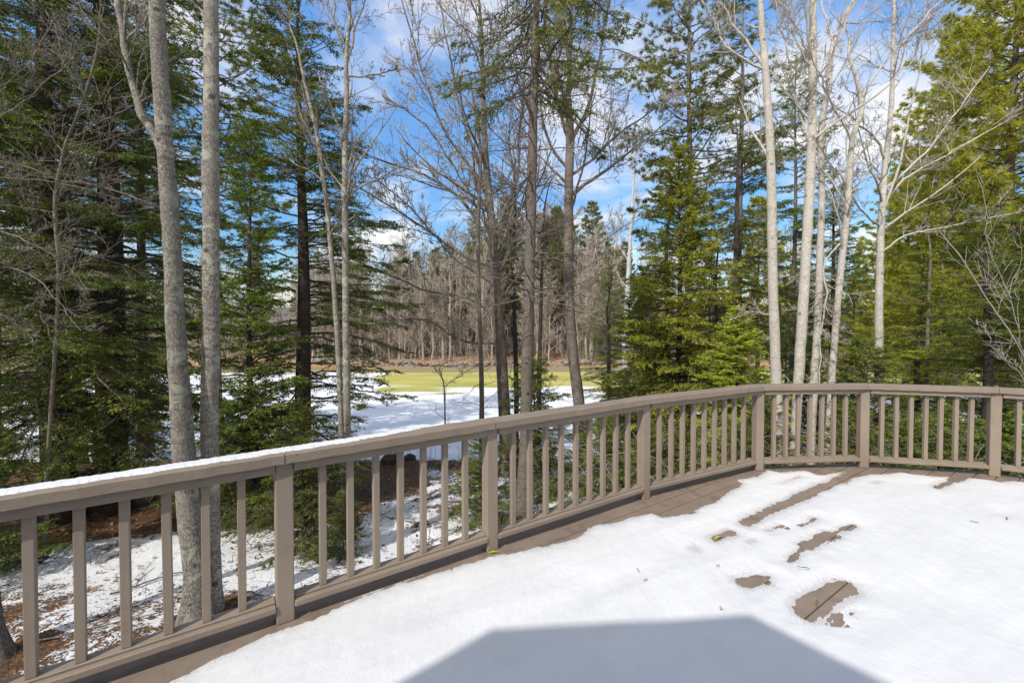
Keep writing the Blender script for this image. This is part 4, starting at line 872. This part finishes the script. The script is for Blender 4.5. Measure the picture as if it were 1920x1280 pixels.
bare_tree('young_tree', 'bare brown tree leaning in from the left edge with long crooked twiggy boughs', 6.6, [(-60, 900, 12), (-62, 700, 11), (-58, 500, 10), (-50, 300, 9), (-30, 120, 7), (-15, 0, 5)], limbs=[[(-60, 420, 5), (20, 440, 4.5), (100, 480, 3.5), (170, 545, 2.4)], [(-56, 330, 5), (40, 335, 4), (120, 345, 3.4), (230, 375, 2.4)], [(-60, 520, 4.5), (10, 500, 3.6), (90, 540, 2.6), (150, 620, 2)], [(-55, 250, 5), (30, 200, 4), (110, 130, 3), (150, 60, 2.4)], [(-40, 200, 4.5), (60, 110, 3.6), (110, 30, 2.6)], [(-60, 600, 4), (0, 590, 3), (70, 640, 2.2)]], seed=34, bark=M_tan, twigm=M_twig, auto=(14, .3, .98, 1.1, 2.0), lev=(8, 5, 3), top=1.1, flare=1.2)
# green top for the tall centre spruce
cs_ = conifer_mesh('ctop', 77, 9.5, 2.3, .1, 150, M_pind, M_brown, nl=.075, nw=.024, nper=15, sp2=.05, droop=.2, r0=.05, pw=.5, elev=(-.2, .5), gap=.34)
bpy.data.meshes.remove(cs_['trunk'])
ctr = [o for o in sc.objects if o.name.startswith('spruce_tree') and 'green only at its top' in o.get('label', '')][0]
o = link(bpy.data.objects.new('crown', cs_['crown']), ctr); pt = at(1001, 130, 8.6); o.location = tuple(np.array(pt)-np.array(ctr.location)-np.array([0, 0, .75])); o.data.name = 'green_crown'; o.name = 'green_crown'

# ---------------------------------------------------------------- far wood
def far_bare(seed, H):
    rng = np.random.default_rng(seed); z = np.linspace(0, H, 12); tp = np.stack([np.cumsum(rng.normal(size=12))*.10, np.cumsum(rng.normal(size=12))*.10, z], -1); tr = .16*(1-.85*z/H)+.015
    mbt = MB(); tubes(mbt, tp[None], tr[None], 6); mbc = MB()
    p1, r1 = grow(rng, tp[None], tr[None], 34, .14, .99, .85, 3.9, .13, 7, .12, .45, .3, decay=.5); r1 = np.maximum(np.minimum(r1, .05), .014); tubes(mbc, p1, r1, 4)
    p2, r2 = grow(rng, p1, r1, 10, .15, 1, .65, -.42, .12, 5, .14, .6, .4); tubes(mbc, p2, np.maximum(r2, .014), 3)
    p3, r3 = grow(rng, p2, r2, 5, .15, 1, .6, -.5, .08, 4, .14, .7, .5); tubes(mbc, p3, np.maximum(r3, .011), 3)
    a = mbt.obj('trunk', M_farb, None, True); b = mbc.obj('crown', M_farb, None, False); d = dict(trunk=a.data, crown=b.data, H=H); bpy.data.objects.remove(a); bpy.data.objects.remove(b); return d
for i in range(5): CON['fb%d' % i] = far_bare(100+i, [15, 17, 14, 18, 13][i])
R2 = random.Random(9)
FG = 'bare trees of the far wood'; FG2 = 'evergreens of the far wood'
for i in range(270):
    Yf = R2.choice([R2.uniform(65, 72), R2.uniform(68, 82), R2.uniform(80, 110)])
    if i < 175: px = R2.uniform(560, 1260)
    else: px = R2.uniform(-40, 1960)
    if 1180 < px < 1245 and Yf < 84: continue
    pine = R2.random() < (.42 if 840 < px < 1240 else .26)
    if pine and Yf < 76: Yf += 16
    if pine:
        k = R2.choice(['far_pine', 'far_pine', 'far_pine', 'far_fir']); h = R2.uniform(16, 25)*(1.15 if 860 < px < 1120 else .85) if k == 'far_pine' else R2.uniform(7, 13)
        place_conifer(k, 'far_evergreen', 'evergreen standing among the bare trees of the far wood beyond the lawn', px, Yf, h, R2.uniform(0, 6.28), R2.uniform(.8, 1.1), 'tree', FG2, needm=M_farp)
    else:
        place_conifer('fb%d' % R2.randrange(5), 'far_bare_tree', 'bare grey tree in the far wood beyond the lawn', px, Yf, R2.uniform(13, 24)*(1.2 if Yf > 80 else .9)*(1.0 if px > 830 else .82), R2.uniform(0, 6.28), 1, 'tree', FG)
# brush at the foot of the far wood
rng = np.random.default_rng(3); n = 2600
bx = rng.uniform(-75, 75, n); by = rng.uniform(65.5, 90, n); bz = G(bx, by); hh = .6+6.5*rng.random(n)**2
k = 5; s = np.linspace(0, 1, k); P = np.stack([bx[:, None]+rng.normal(size=(n, 1))*.5*s**1.5, by[:, None]+rng.normal(size=(n, 1))*.4*s, bz[:, None]+hh[:, None]*s-.1], -1)
Rr = .022*(1-.7*s)[None]*rng.uniform(.5, 1.6, (n, 1)); mb = MB(); tubes(mb, P, Rr, 3); p2, r2 = grow(rng, P, Rr, 7, .15, 1, .8, -.45, .05, 5, .2, .6, .4); tubes(mb, p2, np.maximum(r2, .010), 3); p3, r3 = grow(rng, p2, r2, 4, .15, 1, .8, -.5, .05, 4, .2, .6, .4); tubes(mb, p3, np.maximum(r3, .008), 3)
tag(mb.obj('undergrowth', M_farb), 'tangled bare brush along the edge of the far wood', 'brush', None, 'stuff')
# stone wall
m, t, p, o = mat('grey_field_stone'); L(t, ramp(t, noise(t, 2.3, 5, .7, coords(t)), [(.3, (.10, .095, .085)), (.55, (.24, .225, .2)), (.75, (.42, .40, .37))]), p.inputs['Base Color']); p.inputs['Roughness'].default_value = .9; M_stone = m
def stone(mb, c_, s_, rng):
    ph = np.linspace(0, math.pi, 6)[1:-1]; th = np.arange(8)*math.pi/4; V = [(0, 0, 1)]+[(math.sin(a)*math.cos(b), math.sin(a)*math.sin(b), math.cos(a)) for a in ph for b in th]+[(0, 0, -1)]
    V = np.array(V)*(1+rng.normal(size=(len(V), 1))*.12)*s_+c_; q = [[1+r*8+j, 1+(r+1)*8+j, 1+(r+1)*8+(j+1) % 8, 1+r*8+(j+1) % 8] for r in range(3) for j in range(8)]
    t_ = [[0, 1+j, 1+(j+1) % 8] for j in range(8)]+[[33, 25+(j+1) % 8, 25+j] for j in range(8)]; mb.add(V, q, t_)
mb = MB()
for i in range(330):
    x_ = rng.uniform(-32, 21); y_ = 63.6+rng.normal()*.35+.6*math.sin(x_*.13); lv = rng.integers(0, 3); sz = rng.uniform(.15, .38)
    stone(mb, np.array([x_, y_, float(G(x_, y_))+.1+lv*.22]), np.array([sz*1.3, sz, sz*.75]), rng)
tag(mb.obj('stone_wall', M_stone), 'low tumbled stone wall between the lawn and the far wood', 'stone wall')
# bare rocks near the bank
for i, (px, py_, Y_, s_, lab) in enumerate([(735, 872, 13.6, .28, 'dark rounded boulder on the brown bank at the snow field edge'), (768, 868, 13.9, .2, 'smaller dark boulder right of the rounded one on the bank')]):
    c_ = at(px, py_, Y_); mb = MB(); stone(mb, np.array([0, 0, 0.]), np.array([s_*1.3, s_, s_*.7]), rng); o = mb.obj('boulder', M_dark, None, True); o.location = (c_[0], Y_, float(G(c_[0], Y_))+.06); tag(o, lab, 'boulder')

# far house seen through the trees
m, t, p, o = mat('white_clapboard'); p.inputs['Base Color'].default_value = (.68, .70, .72, 1); wv = N(t, 'ShaderNodeTexWave'); wv.bands_direction = 'Z'; wv.inputs['Scale'].default_value = 1.5; L(t, coords(t), wv.inputs[0]); bump(t, p, wv.outputs[1], .04); M_clap = m
fh = empty('house', (22, 77, float(G(22, 77)))); tag(fh, 'pale clapboard house glimpsed through the wood behind the white birch', 'house')
def fp(name, c_, hs2, mt, par=fh):
    mb = MB(); mb.box(c_, (1, 0, 0), (0, 1, 0), (0, 0, 1), *hs2, .02); return mb.obj(name, mt, par)
fp('wall', (0, 4, 2.6), (4.5, 4, 2.7), M_clap)
V = [(-4.9, -.4, 5.3), (4.9, -.4, 5.3), (4.9, 8.4, 5.3), (-4.9, 8.4, 5.3), (-4.9, 4, 7.6), (4.9, 4, 7.6)]
pobj('roof', V, [[0, 1, 5, 4], [2, 3, 4, 5], [3, 0, 4], [1, 2, 5], [3, 2, 1, 0]], M_roof, fh)
for wx in (-3, 0, 3):
    for wz in (1.7, 4.1):
        o = fp('window', (wx, -.02, wz), (.5, .05, .65), M_trim); fp('pane', (wx, -.06, wz), (.42, .03, .57), M_glass, o)

# ---------------------------------------------------------------- litter near the deck
def scatter_leaves():
    rng = np.random.default_rng(12); n = 16000
    x_ = rng.uniform(-9, 12, n); y_ = 3.2+10.8*rng.random(n)
    d = np.hypot((x_-.3)/1.8, (y_-6.2)/1.3); prob = .16+.5*np.clip(1.4-d, 0, 1)+.45*np.exp(-((y_-13.6)/.8)**2)+.35*(fbm(x_*1.1, y_*1.1, 4, 55) > .56)
    for cx, cy, cr_ in CON_SPOTS: prob = prob+np.clip(1.3-np.hypot(x_-cx, y_-cy)/cr_, 0, 1)*.3
    k = rng.random(n) < prob; x_, y_ = x_[k], y_[k]; n = len(x_); z_ = G(x_, y_)+.018
    L_ = rng.uniform(.02, .05, n); a = rng.random(n)*6.28; tl = rng.normal(size=(n, 2))*.45
    u = nrm(np.stack([np.cos(a), np.sin(a), tl[:, 0]], -1)); v = nrm(np.stack([-np.sin(a), np.cos(a), tl[:, 1]], -1)); c_ = np.stack([x_, y_, z_], -1)
    V = np.stack([c_-u*L_[:, None], c_+v*L_[:, None]*.55+np.array([0, 0, .012]), c_+u*L_[:, None], c_-v*L_[:, None]*.55+np.array([0, 0, .010])], 1).reshape(-1, 3)
    i0 = np.arange(n)*4; tri = np.concatenate([np.stack([i0, i0+1, i0+2], -1), np.stack([i0, i0+2, i0+3], -1)])
    m, t, p, o = mat('fallen_leaf_litter'); g_ = N(t, 'ShaderNodeNewGeometry'); L(t, ramp(t, g_.outputs['Random Per Island'], [(0, (.05, .028, .016)), (.45, (.13, .07, .035)), (.75, (.32, .17, .08)), (1, (.5, .3, .15))]), p.inputs['Base Color']); p.inputs['Roughness'].default_value = .8
    tag(meshobj('leaf_litter', V, [(tri, 0, False)], [m]), 'scattered dry brown leaves on the snow below the deck', 'leaves', None, 'stuff')
scatter_leaves()
def brush(name, label, n, xr, yr, hr, seed, mt, rad=.004):
    rng = np.random.default_rng(seed); bx = rng.uniform(*xr, n); by = rng.uniform(*yr, n); bz = G(bx, by); hh = rng.uniform(*hr, n); k = 7; s = np.linspace(0, 1, k)
    az = rng.random(n)*6.28; ln = hh*rng.uniform(.3, 1.6, n)
    P = np.stack([bx[:, None]+np.cos(az)[:, None]*ln[:, None]*s**1.4, by[:, None]+np.sin(az)[:, None]*ln[:, None]*s**1.4, bz[:, None]+hh[:, None]*np.sin(s*2.2)*.9-.02], -1); P[:, 1:] += rng.normal(size=(n, k-1, 3))*.015
    Rr = rad*(1-.7*s)[None]*rng.uniform(.6, 1.5, (n, 1)); mb = MB(); tubes(mb, P, Rr, 4); p2, r2 = grow(rng, P, Rr, 3, .3, 1, .7, -.35, .05, 5, .16, .7, .4); tubes(mb, p2, np.maximum(r2, .0015), 3)
    tag(mb.obj(name, mt), label, 'brush', None, 'stuff')
brush('ground_twigs', 'fallen twigs and bramble stems on the snow below the deck', 260, (-7.5, 1.5), (3.6, 9), (.03, .35), 6, M_twigd, .004)
brush('ground_brush', 'thin bare stems along the bank at the snow field edge', 200, (-6, 8), (10, 14.4), (.3, 1.1), 7, M_twigd, .005)
brush('right_brush', 'tangled grey twigs among the saplings behind the railing', 420, (1.8, 11), (6.8, 12), (.4, 2.2), 8, M_twigp, .006)

rng = np.random.default_rng(91)
for i, (px, py_, ln, az, lab) in enumerate([(150, 1190, 1.5, .5, 'long fallen branch on the snow at the lower left between the balusters'), (300, 1090, 1.1, .9, 'fallen branch beside the base of the left maple stem'), (480, 1120, .9, -.3, 'short fallen branch between the maple bases and the first full post'), (620, 1040, 1.2, .4, 'forked fallen branch on the snow right of the first full post'), (760, 980, 1.0, -.5, 'fallen branch on the snow in the middle of the second panel'), (830, 1010, .9, .8, 'fallen branch left of the second full post')]):
    dr = ray(px, py_); tt = np.linspace(2, 14, 240); P_ = np.array([[dr.x*q_/dr.y, q_, HC+dr.z*q_/dr.y] for q_ in tt]); j = int(np.argmax(P_[:, 2] < G(P_[:, 0], P_[:, 1]))); c_ = P_[j]
    k = 9; s_ = np.linspace(-.5, .5, k); X_ = c_[0]+np.cos(az)*ln*s_+rng.normal(size=k)*.015; Y_ = c_[1]+np.sin(az)*ln*s_+rng.normal(size=k)*.015
    Pm = np.stack([X_, Y_, G(X_, Y_)+.02+.03*rng.random(k)], -1)[None]; Rm = np.linspace(.013, .005, k)[None]
    mb = MB(); tubes(mb, Pm, Rm, 6); p2, r2 = grow(rng, Pm, Rm, 9, .1, .95, .7, .45, .06, 6, .12, .55, .35); tubes(mb, p2, np.maximum(r2, .002), 4); p3, r3 = grow(rng, p2, r2, 3, .2, 1, .7, -.4, .02, 4, .12, .6, .4); tubes(mb, p3, np.maximum(r3, .0015), 3)
    o = mb.obj('fallen_branch', M_brown, None, True, loc=np.array([c_[0], c_[1], float(G(c_[0], c_[1]))])); tag(o, lab, 'branch', 'fallen branches on the snow below the deck')
